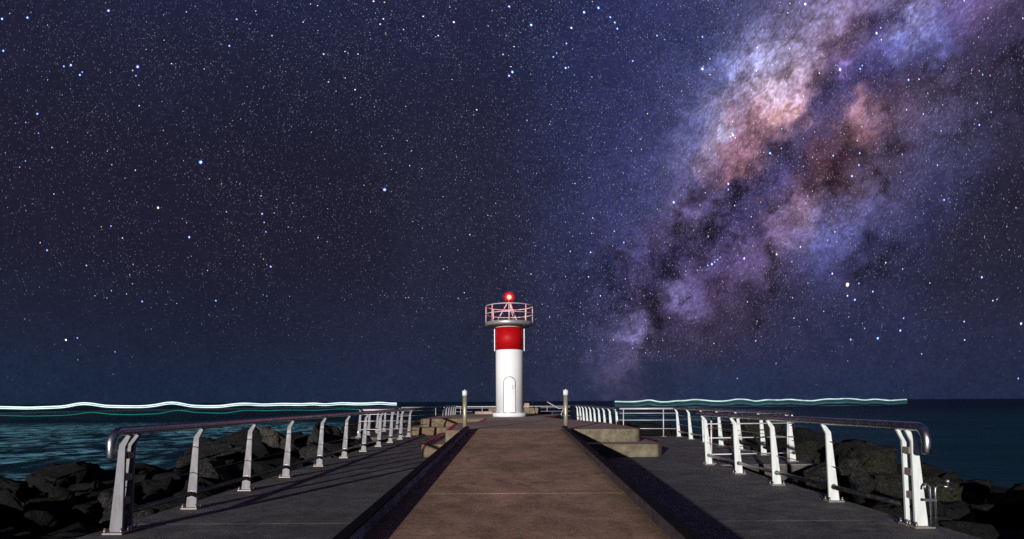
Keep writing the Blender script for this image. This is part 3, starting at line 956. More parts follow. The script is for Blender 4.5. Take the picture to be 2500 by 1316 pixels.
def edge_line(poly, i0, i1, z, inset, wid, parent):
    """painted ribbon following the edge of a polygon from corner i0 to i1"""
    pts = [Vector((x, y)) for x, y in poly]
    n = len(pts)
    idx = list(range(i0, i1 + 1))
    bm = bmesh.new()
    prev = None
    for i in idx:
        a, p, b = pts[(i - 1) % n], pts[i % n], pts[(i + 1) % n]
        t = (b - a).normalized()
        nr = Vector((-t.y, t.x))      # inward for a counter-clockwise outline
        v = (bm.verts.new((*(p + nr * inset), z)), bm.verts.new((*(p + nr * (inset + wid)), z)))
        if prev:
            bm.faces.new((prev[0], v[0], v[1], prev[1]))
        prev = v
    return obj('edge_line', bm, M['redline'], parent)


NF = 5
edge_line(UP, 0 * NF + 4, 7 * NF + 2, 0.6445, 0.035, 0.08, plat)
edge_line(UP, 7 * NF + 3, 10 * NF, 0.6445, 0.035, 0.08, plat)
edge_line(UP, 12 * NF, 18 * NF + 2, 0.6445, 0.035, 0.10, plat)
edge_line(LO, 0 * NF + 4, 8 * NF, 0.3165, 0.035, 0.08, step)
edge_line(LO, 13 * NF, 19 * NF, 0.3165, 0.035, 0.10, step)

# ------------------------------------------------------------------ railings
def post_mesh(inw, name, wide=1.0, th=0.032):
    """tapered plate kinked inward at the top; inw = +1/-1 along x"""
    w = wide
    prof = [(-0.068 * w, 0.018), (0.068 * w, 0.018), (0.108, 0.905), (0.172, 1.03), (0.122, 1.03), (0.042, 0.925)]
    bm = bmesh.new()
    a = [bm.verts.new((inw * x, -th / 2, z)) for x, z in prof]
    b = [bm.verts.new((inw * x, th / 2, z)) for x, z in prof]
    n = len(prof)
    bm.faces.new(a); bm.faces.new(b[::-1])
    for i in range(n):
        bm.faces.new((a[i], a[(i + 1) % n], b[(i + 1) % n], b[i]))
    bmesh.ops.recalc_face_normals(bm, faces=list(bm.faces))
    bmesh.ops.bevel(bm, geom=list(bm.edges), offset=0.003, segments=1, affect='EDGES')
    me = bpy.data.meshes.new(name)
    bm.to_mesh(me); bm.free()
    return me


def to_mesh(bm, name, mat, smooth=False):
    me = bpy.data.meshes.new(name)
    bm.normal_update(); bm.to_mesh(me); bm.free()
    me.materials.append(mat)
    return me


PLATE = to_mesh(box(-0.105, 0.105, -0.075, 0.075, 0.0, 0.022, 0.004), 'base_plate', M['plate'])
BOLT = to_mesh(lathe([(0.013, 0.0), (0.013, 0.022), (0.010, 0.024), (0.010, 0.040), (0.004, 0.047)], 8), 'bolt', M['bolt'])
RING = to_mesh(tube([(0, -0.022, 0), (0, -0.014, 0)], 0.037, 16), 'rail_flange', M['steel_d'])


def arc(center, r, a0, a1, ax, ay, n=8):
    return [Vector(center) + Vector(ax) * (r * math.cos(a0 + (a1 - a0) * k / n)) + Vector(ay) * (r * math.sin(a0 + (a1 - a0) * k / n)) for k in range(n + 1)]


MESHES = {}


def railing(label, pts, inw, mat, near_end=False, far_over=0.35, detail=True, near_over=0.3, rail_mat='steel', twin=True):
    x0, y0 = pts[0]
    xn, yn = pts[-1]
    root = empty('railing', (x0, y0, 0), label, 'railing', 'curved-post railings')
    key = (inw, mat)
    if key not in MESHES:
        MESHES[key] = post_mesh(inw, 'post')
        MESHES[key].materials.append(M[mat])
    def line(y, off=0.0):
        t = (y - y0) / (yn - y0)
        return x0 + (xn - x0) * t + inw * off
    posts = list(pts)
    if near_end and twin:
        posts = [(pts[0][0], pts[0][1] - 0.07), (pts[0][0] + inw * 0.005, pts[0][1] + 0.075)] + list(pts[1:])
    for i, (x, y) in enumerate(posts):
        p = obj('post', MESHES[key], None, root, loc=(x - x0, y - y0, 0.002))
        b = obj('base_plate', PLATE, None, p)
        if detail:
            for bx in (-0.085, 0.085):
                for by in (-0.055, 0.055):
                    obj('bolt', BOLT, None, p, loc=(bx, by, 0.022))
            if not (near_end and twin and i < 2):
                obj('rail_flange', RING, None, p, loc=(inw * 0.012, 0, 0.2))
    if near_end and twin:
        for z, h in ((0.30, 0.075), (0.55, 0.075), (0.78, 0.07)):
            cx = inw * (0.07 * z / 0.92)
            obj('strap', box(cx - 0.035 + inw * 0.02, cx + 0.035 + inw * 0.02, -0.052, 0.057, z, z + h, 0.003), M['plate'], root)
    # hand rail
    off, zr, r = 0.145, 1.072, 0.047
    if near_end:
        ye = y0 - 0.36
        path = [(line(ye, off), ye, 0.80), (line(ye, off), ye, 0.93)]
        path += arc((line(ye, off), ye + 0.145, 0.93), 0.145, PI, PI / 2, (0, 1, 0), (0, 0, 1), 9)[1:]
    else:
        ye = y0 - near_over
        path = [(line(ye, off), ye, zr - 0.10), (line(ye, off), ye + 0.012, zr - 0.05), (line(ye, off), ye + 0.04, zr - 0.018), (line(ye, off), ye + 0.09, zr)]
    path.append((line(yn + far_over, off), yn + far_over, zr))
    path = [Vector(p) - Vector((x0, y0, 0)) for p in path]
    def rounded(p):
        a0, a1, b1, b0 = p[0], p[1], p[-2], p[-1]
        da, db = (a1 - a0).normalized(), (b1 - b0).normalized()
        q = [a0, a0 + da * 0.006, a0 + da * 0.02] + p[1:-1] + [b0 + db * 0.02, b0 + db * 0.006, b0]
        return q, [r * 0.45, r * 0.8, r] + [r] * (len(p) - 2) + [r, r * 0.8, r * 0.45]
    path, radii = rounded(path)
    obj('hand_rail', tube(path, r, 16, radii), M[rail_mat], root)
    # foot rail and cables
    ya = y0 + (0.0 if near_end else -0.12)
    obj('foot_rail', tube([(line(ya, 0.012) - x0, ya - y0, 0.2), (line(yn, 0.012) - x0, yn + 0.1 - y0, 0.2)], 0.03, 10), M['steel_d'], root)
    for z in (0.47, 0.80):
        o_ = 0.07 * z / 0.92
        obj('cable', tube([(line(ya, o_) - x0, ya - y0, z), (line(yn, o_) - x0, yn - y0, z)], 0.0055, 6), M['steel_d'], root)
    return root


def pipe_fence(label, a, b, stanchions, top=1.05, levels=(0.3, 0.62, 0.88), toprail=True, r=0.024, nm='pipe_railing'):
    """thin tubular fence between two points"""
    A, B = Vector((*a, 0)), Vector((*b, 0))
    root = empty(nm, A, label, 'railing', 'thin pipe railings')
    dv = B - A
    if toprail:
        obj('top_pipe', tube([Vector((0, 0, top)), dv + Vector((0, 0, top))], r * 1.35, 10), M['rail_galv'], root)
    for z in levels:
        obj('pipe', tube([Vector((0, 0, z)), dv + Vector((0, 0, z))], r * 0.55, 8), M['rail_galv'], root)
    for t in stanchions:
        p = dv * t
        s = obj('stanchion', tube([p + Vector((0, 0, 0.0)), p + Vector((0, 0, top - 0.02))], r * 0.8, 8), M['rail_galv'], root)
        obj('base_plate', box(p.x - 0.09, p.x + 0.09, p.y - 0.06, p.y + 0.06, 0.001, 0.02, 0.003), M['plate'], s)
    return root


XL = -4.17
left_main = railing('long railing of posts greyed for weaker light along the left deck edge', [(XL, d) for d in (6.48, 7.9, 9.5, 11.15, 13.05, 14.95, 16.85, 18.7, 20.45, 22.2, 23.95)], 1, 'post_dim', near_end=True)
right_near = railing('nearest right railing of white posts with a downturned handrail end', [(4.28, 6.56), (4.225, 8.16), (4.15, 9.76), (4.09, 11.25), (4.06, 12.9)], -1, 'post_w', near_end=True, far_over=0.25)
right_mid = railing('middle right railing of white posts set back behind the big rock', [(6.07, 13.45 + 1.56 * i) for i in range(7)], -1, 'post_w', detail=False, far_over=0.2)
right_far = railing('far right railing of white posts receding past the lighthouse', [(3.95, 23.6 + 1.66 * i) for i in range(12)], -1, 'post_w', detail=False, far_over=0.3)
left_mid = railing('set back left railing just beyond the far end of the long one', [(-6.07, 23.8 + 1.53 * i) for i in range(6)], 1, 'post_dim', detail=False)
left_far = railing('short far left railing of six posts left of the left bollard', [(-4.3, 36.2 + 1.45 * i) for i in range(6)], 1, 'post_dim', detail=False, far_over=0.3)
pipe_fence('thin cross railing behind the big rock on the right', (4.06, 13.1), (6.07, 13.4), (0.06, 0.93), toprail=False, levels=(0.2, 0.55, 0.85))
pipe_fence('thin pipe railing between the middle and far right railings', (6.0, 22.95), (3.95, 23.3), (0.22, 0.93))
pipe_fence('thin pipe railing closing the gap at the far end of the long left railing', (XL, 24.2), (-6.0, 23.6), (0.15,))
pipe_fence('thin pipe railing joining the set back and short far left railings', (-6.05, 31.8), (-4.3, 35.8), (0.85,))
pipe_fence('thin pipe railing across the far end behind the lighthouse', (-4.3, 44.6), (3.95, 44.4), (0.04, 0.23, 0.62, 0.8), top=0.98)

# ------------------------------------------------------------------ tap on the right end post
tp = empty('tap', (4.30, 6.40, 0.0), 'bent steel water pipe with a tap on the nearest right end post', 'tap')
obj('supply_pipe', tube([(0.02, -0.03, 0.03), (-0.005, -0.03, 0.42), (-0.008, -0.03, 0.45), (-0.022, -0.03, 0.475), (-0.045, -0.03, 0.475), (-0.06, -0.03, 0.45), (-0.062, -0.03, 0.42)] , 0.012, 8), M['steel'], tp)
obj('supply_pipe', tube([(0.055, -0.05, 0.03), (0.035, -0.05, 0.40), (0.035, -0.05, 0.435), (0.055, -0.05, 0.455), (0.13, -0.05, 0.455)], 0.012, 8), M['steel'], tp)
obj('clamp', box(-0.07, 0.05, -0.062, -0.02, 0.30, 0.325, 0.003), M['bolt'], tp)
sp_ = obj('spout', tube([(0.12, -0.05, 0.455), (0.17, -0.05, 0.45), (0.195, -0.05, 0.43), (0.21, -0.05, 0.39)], 0.014, 8), M['steel'], tp)
obj('tap_handle', lathe([(0.008, 0.0), (0.008, 0.035), (0.02, 0.038), (0.02, 0.065), (0.012, 0.07)], 10), M['bolt'], tp, loc=(0.165, -0.05, 0.455))

# ------------------------------------------------------------------ bollards at the head of the ramp
def bollard(x, y, z, label):
    root = empty('bollard', (x, y, z), label, 'bollard', 'bollards at the head of the ramp')
    obj('shaft', lathe([(0.054, 0.0), (0.054, 0.87)], 20), M['brass'], root)
    obj('foot_flange', lathe([(0.08, 0.0), (0.08, 0.015), (0.06, 0.02)], 20), M['brass'], root)
    obj('reflector_cap', lathe([(0.065, 0.87), (0.065, 1.0)], 20), M['cap'], root)
    obj('cap_knob', lathe([(0.018, 1.0), (0.018, 1.022)], 10), M['cap'], root)
    return root


bollard(-1.275, 15.54, 0.635, 'slim steel bollard with pale cap at the left kerb end')
bollard(1.275, 15.54, 0.635, 'slim steel bollard with pale cap at the right kerb end')

# ------------------------------------------------------------------ lighthouse
LX, LY, LZ = -0.26, 28.8, 0.642
lh = empty('lighthouse', (LX, LY, LZ), 'white lighthouse with red band, round gallery and glowing red beacon', 'lighthouse')
RT = 0.642
pl_ = obj('plinth', lathe([(0.80, 0.0), (0.80, 0.165), (0.785, 0.18), (0.655, 0.18)], 64), M['white'], lh)
for k in range(12):
    a = 2 * PI * (k + 0.5) / 12
    obj('bolt', BOLT, None, pl_, loc=(0.72 * math.cos(a), 0.72 * math.sin(a), 0.18))
obj('tower', lathe([(RT, 0.17), (RT, 4.24)], 96), M['white'], lh)
obj('red_band', lathe([(RT + 0.004, 3.10), (RT + 0.004, 4.14)], 96), M['red'], lh)
obj('collar', lathe([(RT + 0.02, 4.142), (RT + 0.02, 4.225), (RT + 0.06, 4.24)], 64), M['white'], lh)
gal = obj('gallery', lathe([(0.60, 4.235), (1.085, 4.225), (1.115, 4.25), (1.115, 4.385), (1.10, 4.40), (0.3, 4.40)], 72), M['gal_rim'], lh)
for f_ in gal.data.polygons:
    f_.use_smooth = abs(f_.normal.z) < 0.3
for k in range(16):
    a = 2 * PI * (k + 0.3) / 16
    obj('rim_bolt', BOLT, None, gal, loc=(1.114 * math.cos(a), 1.114 * math.sin(a), 4.33)).rotation_euler = (PI / 2, 0, a + PI / 2)
for k in range(8):
    a = 2 * PI * k / 8 + 0.0
    p = obj('gallery_post', tube([(1.09 * math.cos(a), 1.09 * math.sin(a), 4.39), (1.09 * math.cos(a), 1.09 * math.sin(a), 5.15)], 0.024, 10), M['rail_galv'], lh)
for z in (5.15, 4.78):
    obj('gallery_rail', hoop(1.09, z, 0.021), M['rail_galv'], lh)
for k in range(3):
    a = 2 * PI * k / 3 - PI / 2 + 0.62
    obj('lantern_leg', tube([(0.62 * math.cos(a), 0.62 * math.sin(a), 4.395), (0.07 * math.cos(a), 0.07 * math.sin(a), 5.33)], 0.027, 8), M['rail_galv'], lh)
ln_ = obj('lantern', lathe([(0.10, 5.31), (0.12, 5.32), (0.12, 5.35), (0.085, 5.37), (0.085, 5.41), (0.11, 5.42), (0.11, 5.435)], 24), M['steel_d'], lh)
# glowing lens: a hot lamp inside a red globe, plus added glow shells
gl, gn, gb = new_mat('red_lens')
t = gl.node_tree
t.nodes.clear()
g_tr = t.nodes.new('ShaderNodeBsdfTransparent'); g_tr.inputs[0].default_value = (1.0, 0.78, 0.64, 1)
g_em = t.nodes.new('ShaderNodeEmission'); g_em.inputs[0].default_value = (1.0, 0.012, 0.035, 1); g_em.inputs[1].default_value = 0.45
g_ad = t.nodes.new('ShaderNodeAddShader'); g_o = t.nodes.new('ShaderNodeOutputMaterial')
t.links.new(g_tr.outputs[0], g_ad.inputs[0]); t.links.new(g_em.outputs[0], g_ad.inputs[1]); t.links.new(g_ad.outputs[0], g_o.inputs[0])
def globe(r, zc, n=14, seg=24, sq=1.0):
    return lathe([(max(0.002, r * math.sin(PI * k / n)), zc - r * sq * math.cos(PI * k / n)) for k in range(n + 1)], seg)
lens = obj('lens', globe(0.165, 5.60), gl, ln_, True)
for k_, (r_, e_) in enumerate(((0.20, 0.15), (0.235, 0.09), (0.27, 0.055), (0.31, 0.03))):  # emissive shells, no glass, added to spread a soft red glow
    g2 = gl.copy(); g2.name = 'red_glow_shell'
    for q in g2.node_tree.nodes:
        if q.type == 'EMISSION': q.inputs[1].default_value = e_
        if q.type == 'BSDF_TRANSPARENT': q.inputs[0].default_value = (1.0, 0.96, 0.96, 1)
    obj('glow_shell', globe(r_, 5.60), g2, ln_, True)
obj('inner_glow_shell', globe(0.125, 5.60), gl, ln_, True)  # extra emissive shell inside the globe, added to soften the glow
obj('lamp', globe(0.10, 5.60), emit_mat('beacon_lamp', (1.0, 0.8, 0.5), 4.0, 'NONE'), ln_, True)
bl_d = bpy.data.lights.new('beacon_light', 'POINT')
bl_d.energy = 170
bl_d.color = (1.0, 0.03, 0.045)
bl_d.shadow_soft_size = 0.19
bl = bpy.data.objects.new('beacon_light', bl_d)
C.objects.link(bl)
bl.parent = lh
bl.location = (0, 0, 5.585)


def door_patch(hw, h0, h1, rad, n=20):
    """arched patch wrapped on the tower, facing the ramp"""
    bm = bmesh.new()
    pts = []
    for k in range(n + 1):
        a = PI * k / n
        pts.append((-hw * math.cos(a), h1 - hw + hw * math.sin(a)))
    cols = []
    for x, zt in pts:
        th = x / RT
        cols.append((bm.verts.new((rad * math.sin(th), -rad * math.cos(th), h0)), bm.verts.new((rad * math.sin(th), -rad * math.cos(th), zt))))
    for i in range(n):
        bm.faces.new((cols[i][0], cols[i + 1][0], cols[i + 1][1], cols[i][1]))
    ex = bmesh.ops.extrude_face_region(bm, geom=list(bm.faces))
    for v in [q for q in ex['geom'] if isinstance(q, bmesh.types.BMVert)]:
        s = (rad - 0.02) / rad
        v.co.x *= s; v.co.y *= s
    bmesh.ops.recalc_face_normals(bm, faces=list(bm.faces))
    return bm


obj('door_gap', door_patch(0.292, 0.19, 1.852, RT + 0.004), M['black'], lh)
dr = obj('door', door_patch(0.264, 0.205, 1.822, RT + 0.010), M['white'], lh)
def on_tower(x, z, r): return (r * math.sin(x / RT), -r * math.cos(x / RT), z)
obj('door_handle', box(0.125, 0.150, -0.70, -0.630, 1.28, 1.46, 0.004), M['rail_galv'], dr)
obj('lock_plate', box(0.205, 0.235, -0.655, -0.595, 1.33, 1.50, 0.004), M['white'], dr)
obj('kick_band', tube([on_tower(x, 0.43, RT + 0.012) for x in np.linspace(-0.25, 0.25, 11)], 0.006, 6), M['white'], dr)
for s in (-1, 1):
    st_ = obj('side_bracket', box(s * 0.69 - 0.022, s * 0.69 + 0.022, -0.12, 0.12, 3.06, 4.1, 0.004), M['rail_galv'], lh)
    for q in range(4):
        obj('bracket_tie', box(min(s * 0.63, s * 0.685), max(s * 0.63, s * 0.685), -0.03, 0.03, 3.15 + 0.27 * q, 3.19 + 0.27 * q), M['rail_galv'], st_)
obj('seam', tube([on_tower(0.13, 3.11, RT + 0.005), on_tower(0.13, 4.13, RT + 0.005)], 0.004, 6), M['red'], lh)

# ------------------------------------------------------------------ stone blocks and stair handrail behind the lighthouse
def block(name, x0, x1, y0, y1, z0, z1, mat, label, cat='block'):
    bm = box(-(x1 - x0) / 2, (x1 - x0) / 2, -(y1 - y0) / 2, (y1 - y0) / 2, 0, z1 - z0, 0.03)
    o = obj(name, bm, M[mat])
    o.location = ((x0 + x1) / 2, (y0 + y1) / 2, z0)
    return tag(o, label, cat)


block('stone_bench', 0.5, 1.47, 35.6, 36.4, 0.642, 0.98, 'step', 'yellowish stone block behind the right side of the lighthouse')
block('stone_block', 0.52, 0.82, 35.7, 36.1, 0.982, 1.25, 'steptop', 'small pale stone sitting on the yellowish block')
block('stone_bench', -1.55, -0.9, 35.6, 36.4, 0.642, 0.94, 'step', 'brown stone block behind the left side of the lighthouse')
block('stone_bench', -2.25, -1.25, 34.2, 34.9, 0.642, 0.80, 'steptop', 'low reddish stone slab left of the lighthouse base')
block('stone_bench', 1.25, 2.05, 33.6, 34.4, 0.642, 0.78, 'under', 'low dark stone slab right of the lighthouse base')
hr = empty('handrail', (1.07, 32.7, 0.642), 'thin bent handrail sloping down to the right of the lighthouse', 'handrail')
obj('rail_tube', tube([(0.02, 0, 0), (-0.2, 0, 0.86), (-0.19, 0, 0.91), (-0.14, 0, 0.935), (0.13, 0, 0.935), (0.19, 0, 0.92), (1.22, 0, 0.33), (1.29, 0, 0.32), (1.5, 0, 0.35)], 0.02, 8), M['rail_galv'], hr)
obj('leg', tube([(1.25, 0, -0.3), (1.5, 0, 0.33)], 0.02, 8), M['rail_galv'], hr)
obj('foot_flange', lathe([(0.05, 0), (0.05, 0.012)], 12), M['plate'], hr, loc=(0.02, 0, 0))

# ------------------------------------------------------------------ rocks
def boulder_mesh(seed, size, npts=10, rough=0.13, flat=0.0, sub=4, bev=0.05):
    rnd = random.Random(seed)
    bm = bmesh.new()
    for i in range(npts):
        while True:
            p = Vector((rnd.uniform(-1, 1), rnd.uniform(-1, 1), rnd.uniform(-1, 1)))
            if 0.75 < p.length < 1.15:
                break
        bm.verts.new(p)
    r = bmesh.ops.convex_hull(bm, input=list(bm.verts))
    bmesh.ops.delete(bm, geom=[g for g in r['geom_interior'] if isinstance(g, bmesh.types.BMVert)], context='VERTS')
    bmesh.ops.dissolve_limit(bm, angle_limit=0.3, verts=list(bm.verts), edges=list(bm.edges))
    bmesh.ops.bevel(bm, geom=list(bm.edges), offset=bev, segments=2, affect='EDGES', clamp_overlap=True)
    bmesh.ops.triangulate(bm, faces=list(bm.faces))
    for _ in range(sub):
        long_ = [e for e in bm.edges if e.calc_length() > 0.17]
        if not long_:
            break
        bmesh.ops.subdivide_edges(bm, edges=long_, cuts=1, use_grid_fill=False)
        bmesh.ops.triangulate(bm, faces=list(bm.faces))
    off = Vector((seed * 1.7, seed * 0.31, 3.3))
    bm.normal_update()
    for v in bm.verts:
        n = mnoise.fractal(v.co * 2.2 + off, 0.9, 2.1, 5)
        v.co += v.normal * n * rough
    for v in bm.verts:
        v.co = Vector((v.co.x * size[0], v.co.y * size[1], v.co.z * size[2]))
    for f in bm.faces:
        f.smooth = True
    return bm


def boulder(seed, loc, size, mat, label, rot=(0, 0, 0), **kw):
    o = obj('boulder', boulder_mesh(seed, size, **kw), M[mat])
    o.location = loc
    o.rotation_euler = rot
    return tag(o, label, 'boulder', 'breakwater boulders')


B = boulder
# left of the deck
B(3, (-10.4, 14.0, -1.25), (1.65, 1.5, 1.4), 'rock_black', 'black peaked boulder at the water on the far left')
B(8, (-7.15, 10.6, -0.95), (1.0, 0.9, 0.95), 'rock', 'squarish boulder with a pale side left of the railing end')
B(12, (-7.6, 7.9, -0.95), (1.9, 1.2, 0.85), 'rock_black', 'low dark slab in the bottom left corner')
B(113, (-6.5, 8.3, -1.05), (1.0, 0.9, 0.75), 'rock_black', 'rough dark rock just outside the left railing end')
B(116, (-8.3, 10.6, -1.45), (1.2, 1.1, 0.95), 'rock_black', 'dark rock between the black peaked boulder and the corner slab')
B(119, (-10.3, 11.4, -1.8), (1.4, 1.2, 1.0), 'rock_black', 'low wet rock below the black peaked boulder')
B(17, (-8.6, 17.2, -0.55), (1.55, 1.5, 1.1), 'rock', 'large slab with a sloping top behind the second left post', rot=(0, -0.45, 0.3))
B(21, (-7.6, 19.8, -0.1), (0.85, 0.95, 1.1), 'rock_pale', 'tall pale block rising above the left handrail')
B(25, (-6.75, 14.1, -0.5), (0.95, 0.8, 0.8), 'rock', 'rounded dark boulder in front of the sloping slab')
B(29, (-5.9, 18.2, -0.5), (0.9, 1.2, 0.9), 'rock', 'speckled boulder behind the fourth and fifth left posts')
B(31, (-7.1, 23.5, -0.35), (1.2, 1.1, 1.1), 'rock', 'dark boulder behind the middle of the left railing')
B(36, (-5.6, 12.2, -0.85), (0.9, 1.2, 0.6), 'rock', 'low rock beside the deck edge near the third left post')
B(39, (-5.45, 21.6, -0.55), (0.8, 1.2, 0.8), 'rock_black', 'low black rock near the end of the long left railing')
B(44, (-12.2, 11.8, -2.3), (1.7, 1.3, 0.95), 'rock_black', 'black rock at the left edge of the picture by the water')
B(47, (-10.2, 23.8, -1.0), (1.7, 1.6, 1.5), 'rock_black', 'black boulder behind the tall pale block at the water')
B(52, (-8.6, 35.0, -0.6), (2.2, 2.0, 1.2), 'rock_black', 'far low black rock left of the set back left railing')
B(54, (-6.0, 39.5, -0.6), (1.5, 1.6, 1.0), 'rock_black', 'small far black rock behind the lower platform step')
# right of the deck
B(61, (5.75, 11.1, -0.55), (1.3, 1.15, 1.05), 'rock', 'big speckled boulder right behind the nearest right railing')
B(66, (8.3, 15.4, -0.72), (1.35, 1.3, 1.15), 'rock_moss', 'dark ridged boulder rising behind the big speckled one')
B(70, (7.75, 11.9, -0.75), (0.85, 0.9, 1.15), 'rock_moss', 'mossy dark boulder behind the right end post')
B(75, (7.6, 8.6, -0.9), (1.35, 1.0, 1.0), 'rock_black', 'black rocky mass in the bottom right corner')
B(79, (11.6, 30.0, -0.35), (1.6, 1.5, 1.3), 'rock_moss', 'far mossy hump showing above the middle right railing')
B(83, (7.35, 20.2, -0.35), (0.65, 0.8, 1.1), 'rock_red', 'reddish upright block behind the middle right railing')
B(87, (8.6, 25.0, -0.6), (1.5, 1.4, 1.2), 'rock_black', 'dark boulder between the middle and far right railings')
B(91, (6.2, 27.2, -0.7), (1.4, 1.6, 1.25), 'rock_black', 'dark rock behind the thin pipe railing on the right')
B(95, (7.7, 16.9, -0.55), (1.0, 1.0, 0.85), 'rock_moss', 'mossy rock just outside the near end of the middle right railing')
B(99, (9.4, 20.0, -0.6), (1.4, 1.4, 1.2), 'rock_black', 'dark boulder right of the reddish block')
B(104, (9.6, 11.0, -1.0), (1.4, 1.2, 1.0), 'rock_black', 'dark rock sloping to the right edge of the picture')
B(108, (5.6, 8.6, -0.85), (0.9, 0.9, 0.65), 'rock_moss', 'small mossy rock below the foot rail by the right end post')


# sloping rubble bank with loose rocks under the boulders
def bank_height(side, x, y):
    w = 11.5 if y < 16 else 9.5
    if (23 < y < 33.5 and side < 0) or (12.5 < y < 24 and side > 0):
        w = 10.5
    edge = -0.52 - 0.05 * max(0.0, x - 4.5)
    return edge - 0.42 * max(0.0, x - w)


def rubble(side):
    bm = bmesh.new()
    nx, ny = 64, 170
    rows = []
    for j in range(ny + 1):
        y = -6 + 62 * j / ny
        row = []
        for i in range(nx + 1):
            x = 3.0 + 19.0 * i / nx
            p = Vector((x * side, y, 0))
            c = mnoise.voronoi(p * 0.8)[0]
            h = bank_height(side, x, y) + 0.55 * (c[1] - c[0]) + 0.22 * mnoise.fractal(p * 1.7, 0.9, 2.0, 5) - 0.15
            row.append(bm.verts.new((x * side, y, max(h, SEA - 1))))
        rows.append(row)
    for j in range(ny):
        for i in range(nx):
            f = bm.faces.new((rows[j][i], rows[j][i + 1], rows[j + 1][i + 1], rows[j + 1][i]))
            f.smooth = True
    bmesh.ops.recalc_face_normals(bm, faces=list(bm.faces))
    # loose rocks
    rnd = random.Random(70 + side)
    for q in range(330):
        y = rnd.uniform(2, 52)
        x = rnd.uniform(4.9, 13.5)
        lim = 5.0
        if side < 0 and 22.5 < y < 33.8 or side > 0 and 12.2 < y < 24.2:
            lim = 7.2
        if x < lim:
            continue
        r = rnd.uniform(0.3, 0.85)
        src = boulder_mesh(300 + q, (r * rnd.uniform(0.8, 1.3), r * rnd.uniform(0.8, 1.3), r * rnd.uniform(0.6, 1.0)), npts=9, rough=0.12, sub=2, bev=0.05)
        src.transform(Matrix.Translation((side * x, y, bank_height(side, x, y) + 0.1)) @ Matrix.Rotation(rnd.uniform(0, 6), 4, 'Z') @ Matrix.Rotation(rnd.uniform(-0.4, 0.4), 4, 'X'))
        tmp = bpy.data.meshes.new('tmp')
        src.to_mesh(tmp); src.free()
        bm.from_mesh(tmp)
        bpy.data.meshes.remove(tmp)
    return obj('rubble_bank', bm, M['rubble'])


tag(rubble(-1), 'dark rubble bank between the left deck edge and the water', 'rocks', kind='stuff')
tag(rubble(1), 'dark rubble bank between the right deck edge and the water', 'rocks', kind='stuff')

# ------------------------------------------------------------------ streaks of light low over the sea
def streak(name, pts, dist0, dist1, rpx0, rpx1, mat, label, dpx=0.0):
    u0, u1 = pts[0][0], pts[-1][0]
    # smooth the wavy line
    us = np.array([p[0] for p in pts], float); vs_ = np.array([p[1] for p in pts], float)
    n = 260
    uu = np.linspace(u0, u1, n)
    vv = np.interp(uu, us, vs_)
    for _ in range(3):
        vv = np.convolve(np.pad(vv, 2, mode='edge'), np.ones(5) / 5, 'valid')
    path, radii = [], []
    for u, v in zip(uu, vv):
        t = (u - u0) / (u1 - u0)
        d = dist0 + (dist1 - dist0) * t
        q = px_dir(u, v + dpx)
        path.append(EYE + q * (d / q.y))
        radii.append((rpx0 + (rpx1 - rpx0) * t) * d / 1500)
    c = path[0].copy()
    bm = add_tube(bmesh.new(), [p - c for p in path], 1, 8, True, radii)
    o = obj(name, bm, mat)
    o.location = c
    return tag(o, label, 'light streak')


WAVE_L = [(-60, 995), (0, 995), (70, 996.5), (130, 994.5), (160, 993), (185, 987), (205, 985), (228, 987), (255, 992), (300, 993), (350, 993), (380, 990), (405, 984.5), (420, 983), (440, 986), (465, 991.5), (500, 993), (540, 992.5), (570, 988), (600, 986), (640, 989), (690, 987), (740, 988), (768, 985.5), (790, 989), (830, 985), (870, 986.5), (905, 986), (930, 983.5), (945, 986.5), (968, 986.5)]
GREEN_L = [(-60, 1013), (0, 1014), (70, 1016), (160, 1014), (190, 1011), (215, 1006.5), (235, 1007), (265, 1011), (320, 1012.5), (390, 1010), (420, 1003), (440, 1001), (475, 1007), (550, 1009), (600, 1001), (650, 1003), (700, 1001), (770, 1002), (830, 998), (878, 1000)]
def streak_mat(name, col, strength, lo=0.45, scale=0.05, additive=False):
    m = emit_mat(name, col, strength, 'NONE')
    n = Nodes(m.node_tree)
    e = [q for q in m.node_tree.nodes if q.type == 'EMISSION'][0]
    P = n.new('ShaderNodeTexCoord').outputs['Object']
    f = n.ramp(n.noise(n.v('MULTIPLY', P, (1, 0.3, 0)), scale, 5, 0.7), 0.32, 0.66, lo * strength, strength)
    n.put(e.inputs[1], f)
    if additive:
        tr = n.new('ShaderNodeBsdfTransparent'); ad = n.new('ShaderNodeAddShader')
        mo = [q for q in m.node_tree.nodes if q.type == 'OUTPUT_MATERIAL'][0]
        m.node_tree.links.new(e.outputs[0], ad.inputs[0]); m.node_tree.links.new(tr.outputs[0], ad.inputs[1])
        m.node_tree.links.new(ad.outputs[0], mo.inputs[0])
    return m


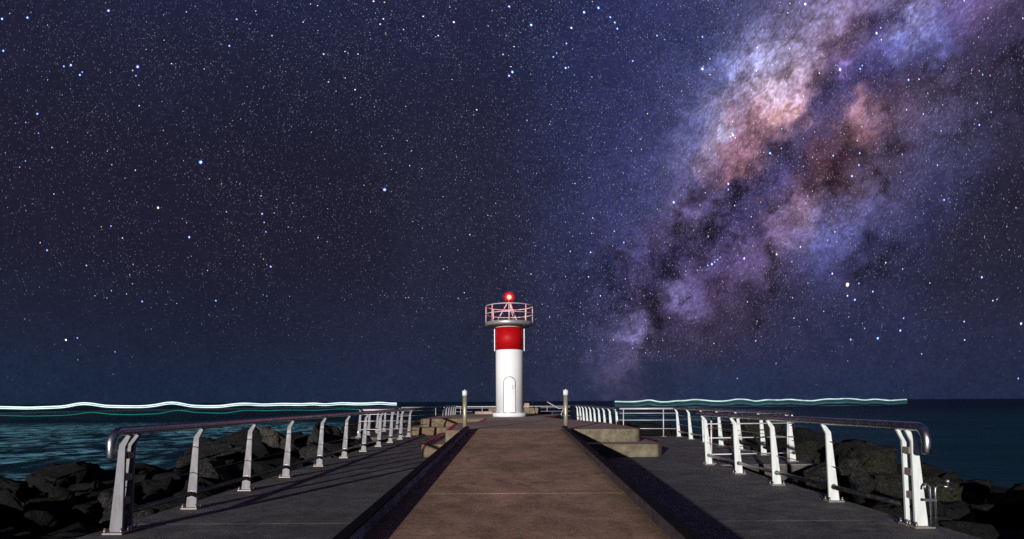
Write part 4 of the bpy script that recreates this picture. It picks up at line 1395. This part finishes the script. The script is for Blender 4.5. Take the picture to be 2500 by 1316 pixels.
m_trail = streak_mat('white_boat_light', (0.80, 0.98, 1.0), 1.7, 0.7)
m_trail2 = streak_mat('pale_boat_light', (0.72, 1.0, 0.95), 1.2, 0.4)
m_green = streak_mat('green_boat_light', (0.02, 0.42, 0.34), 0.75, 0.4)
m_refl_faint = streak_mat('faint_teal_reflection', (0.10, 0.30, 0.31), 0.16, 0.1, 0.03, True)  # emissive tube in place of the trail's faint reflection on the water
m_glow_tube = streak_mat('teal_trail_glow', (0.10, 0.30, 0.31), 0.10, 0.2, 0.03, True)  # glow around the trails, added as a wider see-through tube
m_refl_soft = streak_mat('soft_teal_reflection', (0.12, 0.34, 0.36), 0.20, 0.2, 0.04, True)  # emissive tube imitating the reflection below the right trail
streak('light_streak', WAVE_L, 330, 700, 1.45, 1.15, m_trail, 'upper of two white wavy streaks over the left sea', -2.0)
streak('light_streak', WAVE_L, 332, 702, 1.1, 0.8, m_trail, 'lower of two white wavy streaks over the left sea', 2.0)
streak('light_streak', WAVE_L, 336, 706, 5.2, 4.2, m_glow_tube, 'added teal glow around the two white streaks over the left sea', 0.3)
streak('light_streak', GREEN_L, 205, 300, 1.0, 0.7, m_green, 'thin green wavy streak below the white ones on the left')
random.seed(5)
WR = []
u = 1502
while u < 2213:
    WR.append((u, 979.5 - (u - 1502) * 4.6 / 711 + random.uniform(-3.4, 3.0)))
    u += random.uniform(16, 30)
WR.append((2213, 975))
streak('light_streak', WR, 900, 1250, 1.5, 1.2, m_trail2, 'white wavy streak along the right horizon')
streak('light_streak', [(u_, v_ * 0.8 + 979.5 * 0.2 + 10.5 - (u_ - 1502) * 0.004) for u_, v_ in WR], 500, 560, 2.2, 1.7, m_refl_soft, 'dim teal streak standing in for a reflection just below the white one on the right horizon')
streak('light_streak', [(u_, v_ * 0.4 + 979.5 * 0.6 + 16.5 - (u_ - 1502) * 0.006) for u_, v_ in WR], 390, 480, 1.3, 0.9, m_refl_faint, 'faintest teal streak standing in for a reflection, lowest on the right, near the far rail')
streak('light_streak', [(u_, v_ + 4.0) for u_, v_ in WR], 700, 900, 6.0, 4.0, m_glow_tube, 'added teal glow around the streak on the right horizon')
